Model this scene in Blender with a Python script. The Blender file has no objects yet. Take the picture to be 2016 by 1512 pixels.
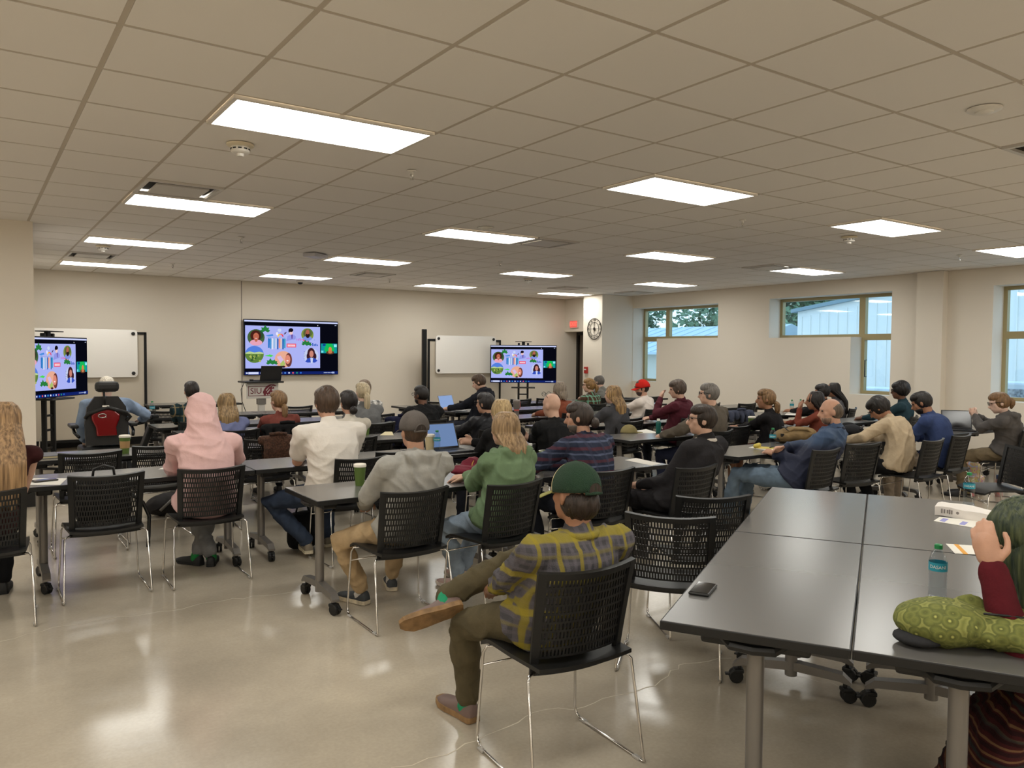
import bpy, bmesh, math, random
import numpy as np
from mathutils import Vector, Matrix
random.seed(7); RNG = np.random.default_rng(7)
SC = bpy.context.scene; COL = SC.collection
PI = math.pi

# ---------------------------------------------------------------- camera
F_PX, YAW, PITCH, ROLL = 1542.0, 0.60694, -0.03909, 0.00747      # solved from the ceiling grid
CAM_Z, CEIL = 1.65, 2.978
def _rot():
    f = np.array([math.sin(YAW)*math.cos(PITCH), math.cos(YAW)*math.cos(PITCH), math.sin(PITCH)])
    r = np.array([math.cos(YAW), -math.sin(YAW), 0.0]); u = np.cross(r, f)
    r2 = math.cos(ROLL)*r + math.sin(ROLL)*u; u2 = -math.sin(ROLL)*r + math.cos(ROLL)*u
    return np.array([r2, u2, f])
CR = _rot()
cam_d = bpy.data.cameras.new('camera'); cam = bpy.data.objects.new('camera', cam_d); COL.objects.link(cam)
cam_d.sensor_fit = 'HORIZONTAL'; cam_d.sensor_width = 36.0; cam_d.lens = F_PX/2016*36.0
cam_d.clip_start = 0.05; cam_d.clip_end = 300
m = Matrix(((CR[0][0], CR[1][0], -CR[2][0]), (CR[0][1], CR[1][1], -CR[2][1]), (CR[0][2], CR[1][2], -CR[2][2]))).to_4x4()
m.translation = (0, 0, CAM_Z); cam.matrix_world = m
SC.camera = cam
def ray(u, v):
    return np.array([(u-1008)/F_PX, (756-v)/F_PX, 1.0]) @ CR
def at_z(u, v, z=0.0):
    d = ray(u, v); d = d*((z-CAM_Z)/d[2]); return Vector((d[0], d[1], z))
def at_y(u, v, y):
    d = ray(u, v); d = d*(y/d[1]); return Vector((d[0], y, d[2]+CAM_Z))
def at_x(u, v, x):
    d = ray(u, v); d = d*(x/d[0]); return Vector((x, d[1], d[2]+CAM_Z))

# ---------------------------------------------------------------- world, exposure
world = bpy.data.worlds.new('sky'); SC.world = world; world.use_nodes = True
nt = world.node_tree; nt.nodes.clear()
wo = nt.nodes.new('ShaderNodeOutputWorld'); wb = nt.nodes.new('ShaderNodeBackground')
wc = nt.nodes.new('ShaderNodeTexCoord'); ws = nt.nodes.new('ShaderNodeSeparateXYZ'); wr_ = nt.nodes.new('ShaderNodeValToRGB')
nt.links.new(wc.outputs['Generated'], ws.inputs[0]); nt.links.new(ws.outputs['Z'], wr_.inputs['Fac'])
wr_.color_ramp.elements[0].position = 0.0; wr_.color_ramp.elements[0].color = (0.60, 0.76, 0.94, 1)
wr_.color_ramp.elements[1].position = 0.6; wr_.color_ramp.elements[1].color = (0.46, 0.66, 0.95, 1)
nt.links.new(wr_.outputs['Color'], wb.inputs['Color']); wb.inputs['Strength'].default_value = 1.6
nt.links.new(wb.outputs[0], wo.inputs['Surface'])
SC.view_settings.view_transform = 'Standard'; SC.view_settings.look = 'None'
SC.view_settings.gamma = 1.0; SC.view_settings.use_curve_mapping = False
SC.view_settings.exposure = 0.60
LAMP_STRENGTH = 9.0
LAMP_COLOR = (1.0, 0.985, 0.92)
cy = SC.cycles; cy.max_bounces = 7; cy.diffuse_bounces = 5; cy.glossy_bounces = 3; cy.transmission_bounces = 4; cy.transparent_max_bounces = 6
cy.caustics_reflective = False; cy.caustics_refractive = False; cy.use_adaptive_sampling = True; cy.adaptive_threshold = .03

# ---------------------------------------------------------------- materials
def lin(c):
    return tuple((x/255/12.92 if x/255 <= .04045 else ((x/255+.055)/1.055)**2.4) for x in c)
_M = {}
def mat(name, rgb, rough=.5, metal=0., noise=None, bump=None, spec=None, trans=0., ior=1.45, emit=None, stretch=None, coat=0., rgb2=None):
    """rgb 0-255; noise=(scale, amount) tints the colour; bump=(scale, strength)."""
    if name in _M: return _M[name]
    M = bpy.data.materials.new(name); M.use_nodes = True; n = M.node_tree.nodes; l = M.node_tree.links
    b = n['Principled BSDF']; c = lin(rgb)
    b.inputs['Base Color'].default_value = (*c, 1); b.inputs['Roughness'].default_value = rough; b.inputs['Metallic'].default_value = metal
    if spec is not None: b.inputs['Specular IOR Level'].default_value = spec
    if trans: b.inputs['Transmission Weight'].default_value = trans; b.inputs['IOR'].default_value = ior
    if coat: b.inputs['Coat Weight'].default_value = coat; b.inputs['Coat Roughness'].default_value = .1
    if emit: b.inputs['Emission Color'].default_value = (*lin(emit[0]), 1); b.inputs['Emission Strength'].default_value = emit[1]
    if noise or bump:
        tc = n.new('ShaderNodeTexCoord'); mp = n.new('ShaderNodeMapping'); l.new(tc.outputs['Object'], mp.inputs['Vector'])
        if stretch: mp.inputs['Scale'].default_value = stretch
    if noise:
        t = n.new('ShaderNodeTexNoise'); t.inputs['Scale'].default_value = noise[0]; t.inputs['Detail'].default_value = 4
        l.new(mp.outputs[0], t.inputs['Vector']); r = n.new('ShaderNodeValToRGB')
        a = noise[1]; c2 = lin(rgb2) if rgb2 else tuple(min(1, x*(1+a)+.004*a) for x in c)
        r.color_ramp.elements[0].position = .32; r.color_ramp.elements[0].color = (*[x*(1-a) for x in c], 1)
        r.color_ramp.elements[1].position = .68; r.color_ramp.elements[1].color = (*c2, 1)
        l.new(t.outputs['Fac'], r.inputs['Fac']); l.new(r.outputs[0], b.inputs['Base Color'])
    if bump:
        t = n.new('ShaderNodeTexNoise'); t.inputs['Scale'].default_value = bump[0]; t.inputs['Detail'].default_value = 3
        l.new(mp.outputs[0], t.inputs['Vector']); bp = n.new('ShaderNodeBump'); bp.inputs['Strength'].default_value = bump[1]
        bp.inputs['Distance'].default_value = .01; l.new(t.outputs['Fac'], bp.inputs['Height']); l.new(bp.outputs[0], b.inputs['Normal'])
    _M[name] = M; return M
def emat(name, rgb, s):
    if name in _M: return _M[name]
    M = bpy.data.materials.new(name); M.use_nodes = True; n = M.node_tree.nodes; n.clear()
    e = n.new('ShaderNodeEmission'); o = n.new('ShaderNodeOutputMaterial'); e.inputs[0].default_value = (*rgb, 1); e.inputs[1].default_value = s
    M.node_tree.links.new(e.outputs[0], o.inputs[0]); _M[name] = M; return M
def cloth(name, rgb, amount=.10, rough=.9, weave=60, b=.22):
    return mat(name, rgb, rough, noise=(14, amount), bump=(weave, b), spec=.2)
def plaid(name, base, stripes, rough=.9, soft=1):
    """stripes: (axis, period m, offset, width fraction, colour, strength)"""
    if name in _M: return _M[name]
    M = bpy.data.materials.new(name); M.use_nodes = True; n = M.node_tree.nodes; l = M.node_tree.links
    b = n['Principled BSDF']; b.inputs['Roughness'].default_value = rough; b.inputs['Specular IOR Level'].default_value = .2
    tc = n.new('ShaderNodeTexCoord'); nz = n.new('ShaderNodeTexNoise'); nz.inputs['Scale'].default_value = 5
    l.new(tc.outputs['Object'], nz.inputs['Vector'])
    sc = n.new('ShaderNodeVectorMath'); sc.operation = 'SCALE'; sc.inputs['Scale'].default_value = .035; l.new(nz.outputs['Color'], sc.inputs[0])
    ad = n.new('ShaderNodeVectorMath'); l.new(tc.outputs['Object'], ad.inputs[0]); l.new(sc.outputs[0], ad.inputs[1])
    sp = n.new('ShaderNodeSeparateXYZ'); l.new(ad.outputs[0], sp.inputs[0])
    prev = n.new('ShaderNodeRGB'); prev.outputs[0].default_value = (*lin(base), 1); cur = prev.outputs[0]
    for ax, per, off, w, c, st in stripes:
        d = n.new('ShaderNodeMath'); d.operation = 'MULTIPLY_ADD'; d.inputs[1].default_value = 1/per; d.inputs[2].default_value = off
        l.new(sp.outputs['XYZ'.index(ax)], d.inputs[0])
        f = n.new('ShaderNodeMath'); f.operation = 'FRACT'; l.new(d.outputs[0], f.inputs[0])
        r = n.new('ShaderNodeValToRGB'); e = r.color_ramp.elements; e[0].position = 0; e[0].color = (0,0,0,1); e[1].position = 1; e[1].color = (0,0,0,1)
        h = w/2
        for p, v in ((max(.001,.5-h-.04), 0), (.5-h, st), (.5+h, st), (min(.999,.5+h+.04), 0)):
            x = r.color_ramp.elements.new(p); x.color = (v, v, v, 1)
        l.new(f.outputs[0], r.inputs[0])
        mx = n.new('ShaderNodeMix'); mx.data_type = 'RGBA'; l.new(r.outputs[0], mx.inputs['Factor']); l.new(cur, mx.inputs['A'])
        mx.inputs['B'].default_value = (*lin(c), 1); cur = mx.outputs['Result']
    l.new(cur, b.inputs['Base Color'])
    t = n.new('ShaderNodeTexNoise'); t.inputs['Scale'].default_value = 200; l.new(tc.outputs['Object'], t.inputs['Vector'])
    bp = n.new('ShaderNodeBump'); bp.inputs['Strength'].default_value = .3; bp.inputs['Distance'].default_value = .01
    l.new(t.outputs['Fac'], bp.inputs['Height']); l.new(bp.outputs[0], b.inputs['Normal'])
    _M[name] = M; return M

BLACK = mat('black plastic', (15, 15, 15), .45)
BLACKM = mat('black metal', (14, 14, 14), .4, .3)
CHROME = mat('chrome', (205, 202, 198), .12, 1.)
GREYM = mat('grey painted metal', (128, 124, 120), .38, .55)
RUBBER = mat('black rubber', (12, 12, 12), .55)
WHITEP = mat('white plastic', (226, 222, 214), .4)
PAPER = mat('white paper', (232, 228, 218), .7)

# ---------------------------------------------------------------- mesh helpers
class MB:
    def __init__(s): s.v = []; s.f = []; s.mi = []; s.cur = 0
    def add(s, V, Fc):
        o = len(s.v); s.v.extend([tuple(map(float, p)) for p in V]); s.f.extend([tuple(i+o for i in f) for f in Fc]); s.mi.extend([s.cur]*len(Fc)); return s
    def box(s, c, d, M=None):
        x, y, z = [k/2 for k in d]
        P = [Vector((a*x, b*y, e*z)) for a in (-1, 1) for b in (-1, 1) for e in (-1, 1)]
        if M is not None: P = [M @ p for p in P]
        c = Vector(c); return s.add([p+c for p in P], [(0,1,3,2),(4,6,7,5),(0,4,5,1),(2,3,7,6),(0,2,6,4),(1,5,7,3)])
    def cbox(s, c, d, b, M=None):
        bm = bmesh.new(); bmesh.ops.create_cube(bm, size=1); bmesh.ops.scale(bm, vec=d, verts=bm.verts)
        bmesh.ops.bevel(bm, geom=bm.edges[:], offset=b, segments=2, affect='EDGES', profile=.5)
        bm.verts.index_update(); P = [v.co.copy() for v in bm.verts]; Fc = [tuple(v.index for v in f.verts) for f in bm.faces]; bm.free()
        if M is not None: P = [M @ p for p in P]
        c = Vector(c); return s.add([p+c for p in P], Fc)
    def loft(s, rings, cap=True, closed=True):
        n = len(rings[0]); V = [p for r in rings for p in r]; Fc = []
        for i in range(len(rings)-1):
            for j in range(n if closed else n-1):
                k = (j+1) % n; Fc.append((i*n+j, i*n+k, (i+1)*n+k, (i+1)*n+j))
        if cap: Fc.append(tuple(range(n-1, -1, -1))); Fc.append(tuple(range((len(rings)-1)*n, len(rings)*n)))
        return s.add(V, Fc)
    def tube(s, pts, r, n=8, cap=True):
        pts = [Vector(p) for p in pts]; r = r if hasattr(r, '__len__') else [r]*len(pts)
        rings = []; prev = None
        for i, p in enumerate(pts):
            t = (pts[min(i+1, len(pts)-1)]-pts[max(i-1, 0)]).normalized()
            if prev is None:
                a = Vector((1, 0, 0)) if abs(t.x) < .8 else Vector((0, 1, 0)); nn = t.cross(a).normalized()
            else: nn = (prev-t*prev.dot(t)).normalized()
            prev = nn; bb = t.cross(nn)
            rings.append([p+(nn*math.cos(2*PI*k/n)+bb*math.sin(2*PI*k/n))*r[i] for k in range(n)])
        return s.loft(rings, cap)
    def limb(s, pts, r, n=12):
        """swept rounded limb with hemispherical ends"""
        pts = [Vector(p) for p in pts]; r = list(r)
        d0 = (pts[0]-pts[1]).normalized(); d1 = (pts[-1]-pts[-2]).normalized()
        P = []; Rr = []
        for a in (85, 55, 25): P.append(pts[0]+d0*r[0]*math.sin(math.radians(a))); Rr.append(r[0]*math.cos(math.radians(a)))
        P += pts; Rr += r
        for a in (25, 55, 85): P.append(pts[-1]+d1*r[-1]*math.sin(math.radians(a))); Rr.append(r[-1]*math.cos(math.radians(a)))
        return s.tube(P, Rr, n)
    def cyl(s, p0, p1, r, n=16, r1=None): return s.tube([p0, p1], [r, r if r1 is None else r1], n)
    def lathe(s, prof, c=(0, 0, 0), n=20, M=None, cap=True):
        c = Vector(c); rings = []
        for r, z in prof:
            ring = [Vector((r*math.cos(2*PI*k/n), r*math.sin(2*PI*k/n), z)) for k in range(n)]
            rings.append([(M @ p if M is not None else p)+c for p in ring])
        return s.loft(rings, cap)
    def ell(s, c, r, M=None, nu=16, nv=10, fn=None):
        c = Vector(c); rings = []
        for i in range(nv+1):
            th = PI*(i+.02 if i == 0 else (i-.02 if i == nv else i))/nv
            ring = []
            for k in range(nu):
                ph = 2*PI*k/nu; p = Vector((math.sin(th)*math.cos(ph)*r[0], math.sin(th)*math.sin(ph)*r[1], -math.cos(th)*r[2]))
                if fn: p = fn(p, th, ph)
                ring.append((M @ p if M is not None else p)+c)
            rings.append(ring)
        return s.loft(rings)
    def prism(s, poly, t, M=None, c=(0, 0, 0)):
        """poly in local XY, extruded along Z by t"""
        c = Vector(c); n = len(poly)
        V = [Vector((x, y, 0)) for x, y in poly]+[Vector((x, y, t)) for x, y in poly]
        V = [(M @ p if M is not None else p)+c for p in V]
        return s.add(V, [tuple(range(n-1, -1, -1)), tuple(range(n, 2*n))]+[(i, (i+1) % n, n+(i+1) % n, n+i) for i in range(n)])
    def slab(s, grid, off):
        """grid[i][j] of points, thickened by per-point offset vectors off[i][j] (both sides)"""
        a = len(grid); b = len(grid[0]); top = [Vector(grid[i][j])+Vector(off[i][j]) for i in range(a) for j in range(b)]
        bot = [Vector(grid[i][j])-Vector(off[i][j]) for i in range(a) for j in range(b)]; N = a*b; Fc = []
        for i in range(a-1):
            for j in range(b-1):
                q = (i*b+j, i*b+j+1, (i+1)*b+j+1, (i+1)*b+j); Fc.append(q); Fc.append(tuple(N+k for k in q[::-1]))
        edge = [i*b for i in range(a)]+[(a-1)*b+j for j in range(1, b)]+[i*b+b-1 for i in range(a-2, -1, -1)]+[j for j in range(b-2, 0, -1)]
        for k in range(len(edge)):
            p, q = edge[k], edge[(k+1) % len(edge)]; Fc.append((q, p, N+p, N+q))
        return s.add(top+bot, Fc)
    def mesh(s, name='m', smooth=False, mats=()):
        me = bpy.data.meshes.new(name); me.from_pydata(s.v, [], s.f)
        for m_ in mats: me.materials.append(m_)
        if len(mats) > 1: me.polygons.foreach_set('material_index', s.mi)
        if smooth: me.polygons.foreach_set('use_smooth', [True]*len(me.polygons))
        bm = bmesh.new(); bm.from_mesh(me); bmesh.ops.recalc_face_normals(bm, faces=bm.faces[:]); bm.to_mesh(me); bm.free()
        me.update(); return me
    def build(s, name, m_, parent=None, smooth=False, auto=None, **k):
        ms = m_ if isinstance(m_, (list, tuple)) else (m_,)
        me = s.mesh(name, smooth or auto is not None, ms)
        if auto is not None:
            me.set_sharp_from_angle(angle=math.radians(auto))
        return link(name, me, parent, **k)
def link(name, data, parent=None, loc=None, rz=None, M=None):
    o = bpy.data.objects.new(name, data); COL.objects.link(o)
    if parent is not None: o.parent = parent
    if M is not None: o.matrix_world = M
    if loc is not None: o.location = loc
    if rz is not None: o.rotation_euler = (0, 0, rz)
    return o
def tag(o, label, cat, group=None, kind=None):
    if label: o['label'] = label
    if cat: o['category'] = cat
    if group: o['group'] = group
    if kind: o['kind'] = kind
    return o
def thing(name, label, cat, loc=(0, 0, 0), rz=0, group=None):
    o = link(name, None, None, loc, rz); o.empty_display_size = .1; return tag(o, label, cat, group)
def struct(o): o['kind'] = 'structure'; return o
def copy_tree(o, parent=None):
    c = o.copy(); COL.objects.link(c); c.parent = parent
    for ch in o.children: copy_tree(ch, c)
    return c
def rzm(a): return Matrix.Rotation(a, 3, 'Z')
def text_mesh(body, size, extrude=.0008, align='CENTER', mats=()):
    cu = bpy.data.curves.new('txt', 'FONT'); cu.body = body; cu.size = size; cu.extrude = extrude; cu.align_x = align; cu.align_y = 'CENTER'; cu.resolution_u = 3
    o = bpy.data.objects.new('txt', cu); COL.objects.link(o)
    me = bpy.data.meshes.new_from_object(o.evaluated_get(bpy.context.evaluated_depsgraph_get()))
    bpy.data.objects.remove(o); bpy.data.curves.remove(cu)
    me.materials.clear()
    for m_ in mats: me.materials.append(m_)
    return me
def wrap_text(me, r):
    """lay a text mesh (XY plane) round a vertical cylinder of radius r, facing -Y"""
    for v in me.vertices:
        a = v.co.x/r; z = v.co.y; rr = r+v.co.z
        v.co = (rr*math.sin(a), -rr*math.cos(a), z)
    return me
# ================================================================ THE ROOM
XR, YB = 12.55, 15.12            # right wall, front wall
T = .6096; GX, GY = .534, 2.987   # ceiling grid
WALL = mat('wall paint', (225, 216, 202), .85)
def concrete():
    M = bpy.data.materials.new('polished concrete'); M.use_nodes = True; n = M.node_tree.nodes; l = M.node_tree.links; b = n['Principled BSDF']
    tc = n.new('ShaderNodeTexCoord'); t = n.new('ShaderNodeTexNoise'); t.inputs['Scale'].default_value = .9; t.inputs['Detail'].default_value = 8; t.inputs['Roughness'].default_value = .6
    l.new(tc.outputs['Object'], t.inputs['Vector'])
    r = n.new('ShaderNodeValToRGB'); e = r.color_ramp.elements
    e[0].position = .3; e[0].color = (*lin((164, 154, 138)), 1); e[1].position = .7; e[1].color = (*lin((202, 190, 170)), 1); l.new(t.outputs['Fac'], r.inputs[0])
    t2 = n.new('ShaderNodeTexNoise'); t2.inputs['Scale'].default_value = 60; t2.inputs['Detail'].default_value = 5; l.new(tc.outputs['Object'], t2.inputs['Vector'])
    mx = n.new('ShaderNodeMix'); mx.data_type = 'RGBA'; mx.blend_type = 'MULTIPLY'; mx.inputs['Factor'].default_value = .22
    l.new(r.outputs[0], mx.inputs['A']); l.new(t2.outputs['Fac'], mx.inputs['B']); l.new(mx.outputs['Result'], b.inputs['Base Color'])
    mr = n.new('ShaderNodeMapRange'); mr.inputs['To Min'].default_value = .12; mr.inputs['To Max'].default_value = .24; l.new(t.outputs['Fac'], mr.inputs['Value']); l.new(mr.outputs[0], b.inputs['Roughness'])
    b.inputs['Specular IOR Level'].default_value = .55
    t3 = n.new('ShaderNodeTexNoise'); t3.inputs['Scale'].default_value = 5; l.new(tc.outputs['Object'], t3.inputs['Vector'])
    bp = n.new('ShaderNodeBump'); bp.inputs['Strength'].default_value = .10; bp.inputs['Distance'].default_value = .01; l.new(t3.outputs['Fac'], bp.inputs['Height']); l.new(bp.outputs[0], b.inputs['Normal'])
    return M
floor = struct(MB().box((4, 5.2, -.1), (18.4, 20.8, .2)).build('floor', concrete()))
CRACK = mat('crack filler', (206, 196, 176), .6)
def crack(px, w):
    P = []
    for (a, b) in zip(px[:-1], px[1:]):
        A, B = at_z(*a), at_z(*b); n = max(3, int((B-A).length/.06))
        d = (B-A).normalized(); q = Vector((-d.y, d.x, 0))
        for k in range(n): P.append(A.lerp(B, k/n)+q*random.uniform(-.022, .022)*(0 if k == 0 else 1))
    P.append(at_z(*px[-1])); L = []; Rr = []
    for i, p in enumerate(P):
        d = (P[min(i+1, len(P)-1)]-P[max(i-1, 0)]).normalized(); q = Vector((-d.y, d.x, 0))*w*random.uniform(.5, 1.2)*.5
        L.append((p+q+Vector((0, 0, .0006)))); Rr.append((p-q+Vector((0, 0, .0006))))
    n = len(P); MB().add(L+Rr, [(i, i+1, n+i+1, n+i) for i in range(n-1)]).build('crack', CRACK, floor)
crack([(0, 1263), (105, 1235), (230, 1215), (335, 1203), (420, 1185), (590, 1163)], .006)
crack([(770, 1511), (880, 1486), (940, 1458), (1000, 1431), (1075, 1397), (1150, 1392), (1232, 1366), (1290, 1350), (1320, 1320), (1350, 1306), (1440, 1296)], .006)
crack([(1560, 1330), (1640, 1345), (1700, 1372)], .004)

def wall(name, boxes, m_=WALL):
    b = MB()
    for lo, hi in boxes: b.box([(p+q)/2 for p, q in zip(lo, hi)], [q-p for p, q in zip(lo, hi)])
    return struct(b.build(name, m_))
wall('wall_front', [((.3, YB, 0), (12.60, YB+.15, CEIL+.1))])
wall('wall_left', [((-5.2, 9.6, 0), (.575, YB+.1, CEIL+.1))])
wall('wall_far_left', [((-5.2, -5.2, 0), (-5.0, 9.6, CEIL+.1))])
wall('wall_rear', [((-5, -5.2, 0), (XR, -5.0, CEIL+.1))])
XO = XR+.42
W1 = (10.74, 13.22, 12.46, 2.0, 2.70, 1.04); W2 = (7.09, 9.50, 7.81, 1.98, 2.725, .99); W3 = (3.3, 5.53, 5.53, 1.98, 2.715, .99)
wall('wall_right', [((XR, -5, 0), (XO, 3.3, CEIL+.1)), ((XR, 3.3, 0), (XO, 5.53, .99)), ((XR, 3.3, 2.715), (XO, 5.53, CEIL+.1)),
    ((XR, 5.53, 0), (XO, 7.09, CEIL+.1)), ((XR, 7.09, 0), (XO, 7.81, .99)), ((XR, 7.81, 0), (XO, 9.50, 1.98)), ((XR, 7.09, 2.725), (XO, 9.50, CEIL+.1)),
    ((XR, 9.50, 0), (XO, 10.74, CEIL+.1)), ((XR, 10.74, 0), (XO, 12.46, 2.0)), ((XR, 12.46, 0), (XO, 13.22, 1.04)), ((XR, 10.74, 2.70), (XO, 13.22, CEIL+.1)),
    ((XR, 13.22, 0), (XO, 15.3, CEIL+.1))])
wall('wall_pilaster', [((XR-.15, 6.19, 0), (XR, 6.60, CEIL))])
wall('wall_pillar', [((11.62, 13.23, 0), (XR, 13.88, CEIL))])
wall('wall_bulkhead', [((12.07, 13.88, 2.19), (XR, YB, CEIL))])
DARKB = mat('black vinyl base', (20, 18, 17), .5)
def base(name, lo, hi): struct(MB().box([(p+q)/2 for p, q in zip(lo, hi)], [q-p for p, q in zip(lo, hi)]).build(name, DARKB))
base('baseboard_front', (.58, YB-.012, 0), (12.42, YB, .155)); base('baseboard_left', (-5, 9.588, 0), (.575, 9.6, .155))
base('baseboard_right', (XR-.012, -5, 0), (XR, 6.19, .155)); base('baseboard_window_side', (XR-.012, 6.60, 0), (XR, 13.23, .155))
base('baseboard_pillar', (11.608, 13.23, 0), (11.62, 13.88, .155))
base('baseboard_pilaster', (XR-.162, 6.19, 0), (XR-.15, 6.60, .155))
struct(MB().box((4.262, YB-.002, CEIL/2+.08), (.012, .006, CEIL-.16)).build('trim_1', mat('panel joint', (120, 112, 102), .6)))
# door in the alcove
d = struct(link('door_1', None)); 
DF = mat('dark door frame', (30, 27, 25), .45)
b = MB(); b.box((12.49, 15.085, 1.09), (.1, .07, 2.18)); b.box((12.49, 13.96, 1.09), (.1, .07, 2.18)); b.box((12.49, 14.52, 2.145), (.1, 1.06, .07)); b.build('door_frame', DF, d)
MB().box((12.515, 14.52, 1.06), (.045, 1.05, 2.1)).build('door_slab', mat('brown door', (104, 92, 80), .5), d)
b = MB(); b.tube([(12.49, 14.12, 1.0), (12.43, 14.12, 1.0), (12.43, 14.24, 1.0)], .011); b.build('door_handle', CHROME, d)

# ---- windows
FRAME = mat('bronze window frame', (166, 152, 112), .45, .25)
def glassmat():
    M = bpy.data.materials.new('window glass'); M.use_nodes = True; n = M.node_tree.nodes; l = M.node_tree.links; n.clear()
    o = n.new('ShaderNodeOutputMaterial'); mx = n.new('ShaderNodeMixShader'); tr = n.new('ShaderNodeBsdfTransparent'); gl = n.new('ShaderNodeBsdfGlossy')
    tr.inputs[0].default_value = (.90, .97, .97, 1); gl.inputs['Roughness'].default_value = .02; mx.inputs[0].default_value = .07
    l.new(tr.outputs[0], mx.inputs[1]); l.new(gl.outputs[0], mx.inputs[2]); l.new(mx.outputs[0], o.inputs[0]); return M
GLASS = glassmat()
XF = XR+.34
def window(n, spans, ys, lowy=None):
    """spans: (y0,y1,z0,z1) panes; each gets a frame ring and a pane"""
    w = struct(link('window_%d' % n, None))
    for (y0, y1, z0, z1) in spans:
        f = .055; b = MB()
        for (cy, cz, dy, dz) in (((y0+y1)/2, z1-f/2, y1-y0, f), ((y0+y1)/2, z0+f/2, y1-y0, f), (y0+f/2, (z0+z1)/2, f, z1-z0-2*f), (y1-f/2, (z0+z1)/2, f, z1-z0-2*f)):
            b.box((XF+.04, cy, cz), (.09, dy, dz))
        b.build('window_frame', FRAME, w)
        MB().box((XF+.05, (y0+y1)/2, (z0+z1)/2), (.008, y1-y0-2*f, z1-z0-2*f)).build('pane', GLASS, w)
    return w
window(1, [(10.60, 12.46, 2.0, 2.70), (12.46, 13.22, 2.0, 2.70), (12.46, 13.22, 1.04, 2.0)], None)
w2 = window(2, [(7.81, 9.50, 1.98, 2.725), (7.09, 7.81, 1.98, 2.725), (7.09, 7.81, .99, 1.98)], None)
b = MB(); b.tube([(XF-.02, 7.70, 1.29), (XF-.07, 7.70, 1.29), (XF-.07, 7.70, 1.58), (XF-.02, 7.70, 1.58)], .009); b.build('window_handle', BLACKM, w2)
window(3, [(4.2, 5.53, 1.98, 2.715), (4.2, 5.53, .99, 1.98), (3.3, 4.2, 1.98, 2.715), (3.3, 4.2, .99, 1.98)], None)

# ---- ceiling: tegular tiles in a T-grid
TILE = mat('ceiling tile', (237, 233, 228), .95, bump=(420, .10))
GRID = mat('ceiling grid bar', (196, 186, 172), .7)
I0, I1, J0, J1 = -9, 19, -13, 19
ceil = struct(MB().box(((-5+XR)/2, (-5+YB)/2, CEIL+.07), (XR+5, YB+5, .04)).build('ceiling', GRID))
LIGHTS = [(i, j) for i in (-9, -4, 1, 6, 11, 16) for j in (-13, -8, -3, 2, 7, 12, 17) if not (i < 0 and j > 8)]
VENTS = [(1, 6), (8, 7), (1, 15), (8, 15), (15, 7), (18, 15), (15, 15), (8, -2), (-4, 0)]
taken = set(VENTS) | {(i+k, j) for i, j in LIGHTS for k in (0, 1)}
g = MB()
for i in range(I0, I1+2):
    x = GX+i*T
    if -5 < x < XR: g.box((x, (-5+YB)/2, CEIL+.012), (.024, YB+5, .01))
for j in range(J0, J1+2):
    y = GY+j*T
    if -5 < y < YB: g.box(((-5+XR)/2, y, CEIL+.0118), (XR+5, .020, .01))
g.build('ceiling_grid', GRID, ceil)
def tile_mb(b, x0, x1, y0, y1):
    e = .013; b.box(((x0+x1)/2, (y0+y1)/2, CEIL+.014), (x1-x0-2*e, y1-y0-2*e, .018))
full = []; part = []
for i in range(I0-1, I1+2):
    for j in range(J0-1, J1+2):
        if (i, j) in taken: continue
        x0, x1, y0, y1 = GX+i*T, GX+(i+1)*T, GY+j*T, GY+(j+1)*T
        c = np.array([(x0+x1)/2, (y0+y1)/2, CEIL-CAM_Z]); q = CR @ c
        vis = q[2] > .3 and abs(q[0]/q[2]) < 1008/F_PX+.12 and abs(q[1]/q[2]) < 756/F_PX+.15
        cx0, cx1, cy0, cy1 = max(x0, -5), min(x1, XR), max(y0, -5), min(y1, YB)
        if cx1-cx0 < .03 or cy1-cy0 < .03: continue
        if cx1-cx0 > T-.01 and cy1-cy0 > T-.01 and vis: full.append((np.linalg.norm(c), x0, y0))
        else: part.append((cx0, cx1, cy0, cy1))
full.sort(); proto = None
for d_, x0, y0 in full[:300]:
    if proto is None:
        bb = MB(); e = .013; bb.box((T/2, T/2, .014), (T-2*e, T-2*e, .018)); proto = bb.mesh('ceiling_tile', False, (TILE,))
    link('ceiling_tile', proto, ceil, (x0, y0, CEIL))
b = MB()
for d_, x0, y0 in full[300:]: tile_mb(b, x0, x0+T, y0, y0+T)
for q in part: tile_mb(b, *q)
tag(b.build('ceiling_tile_field', TILE, ceil), None, None, kind='stuff')

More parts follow.
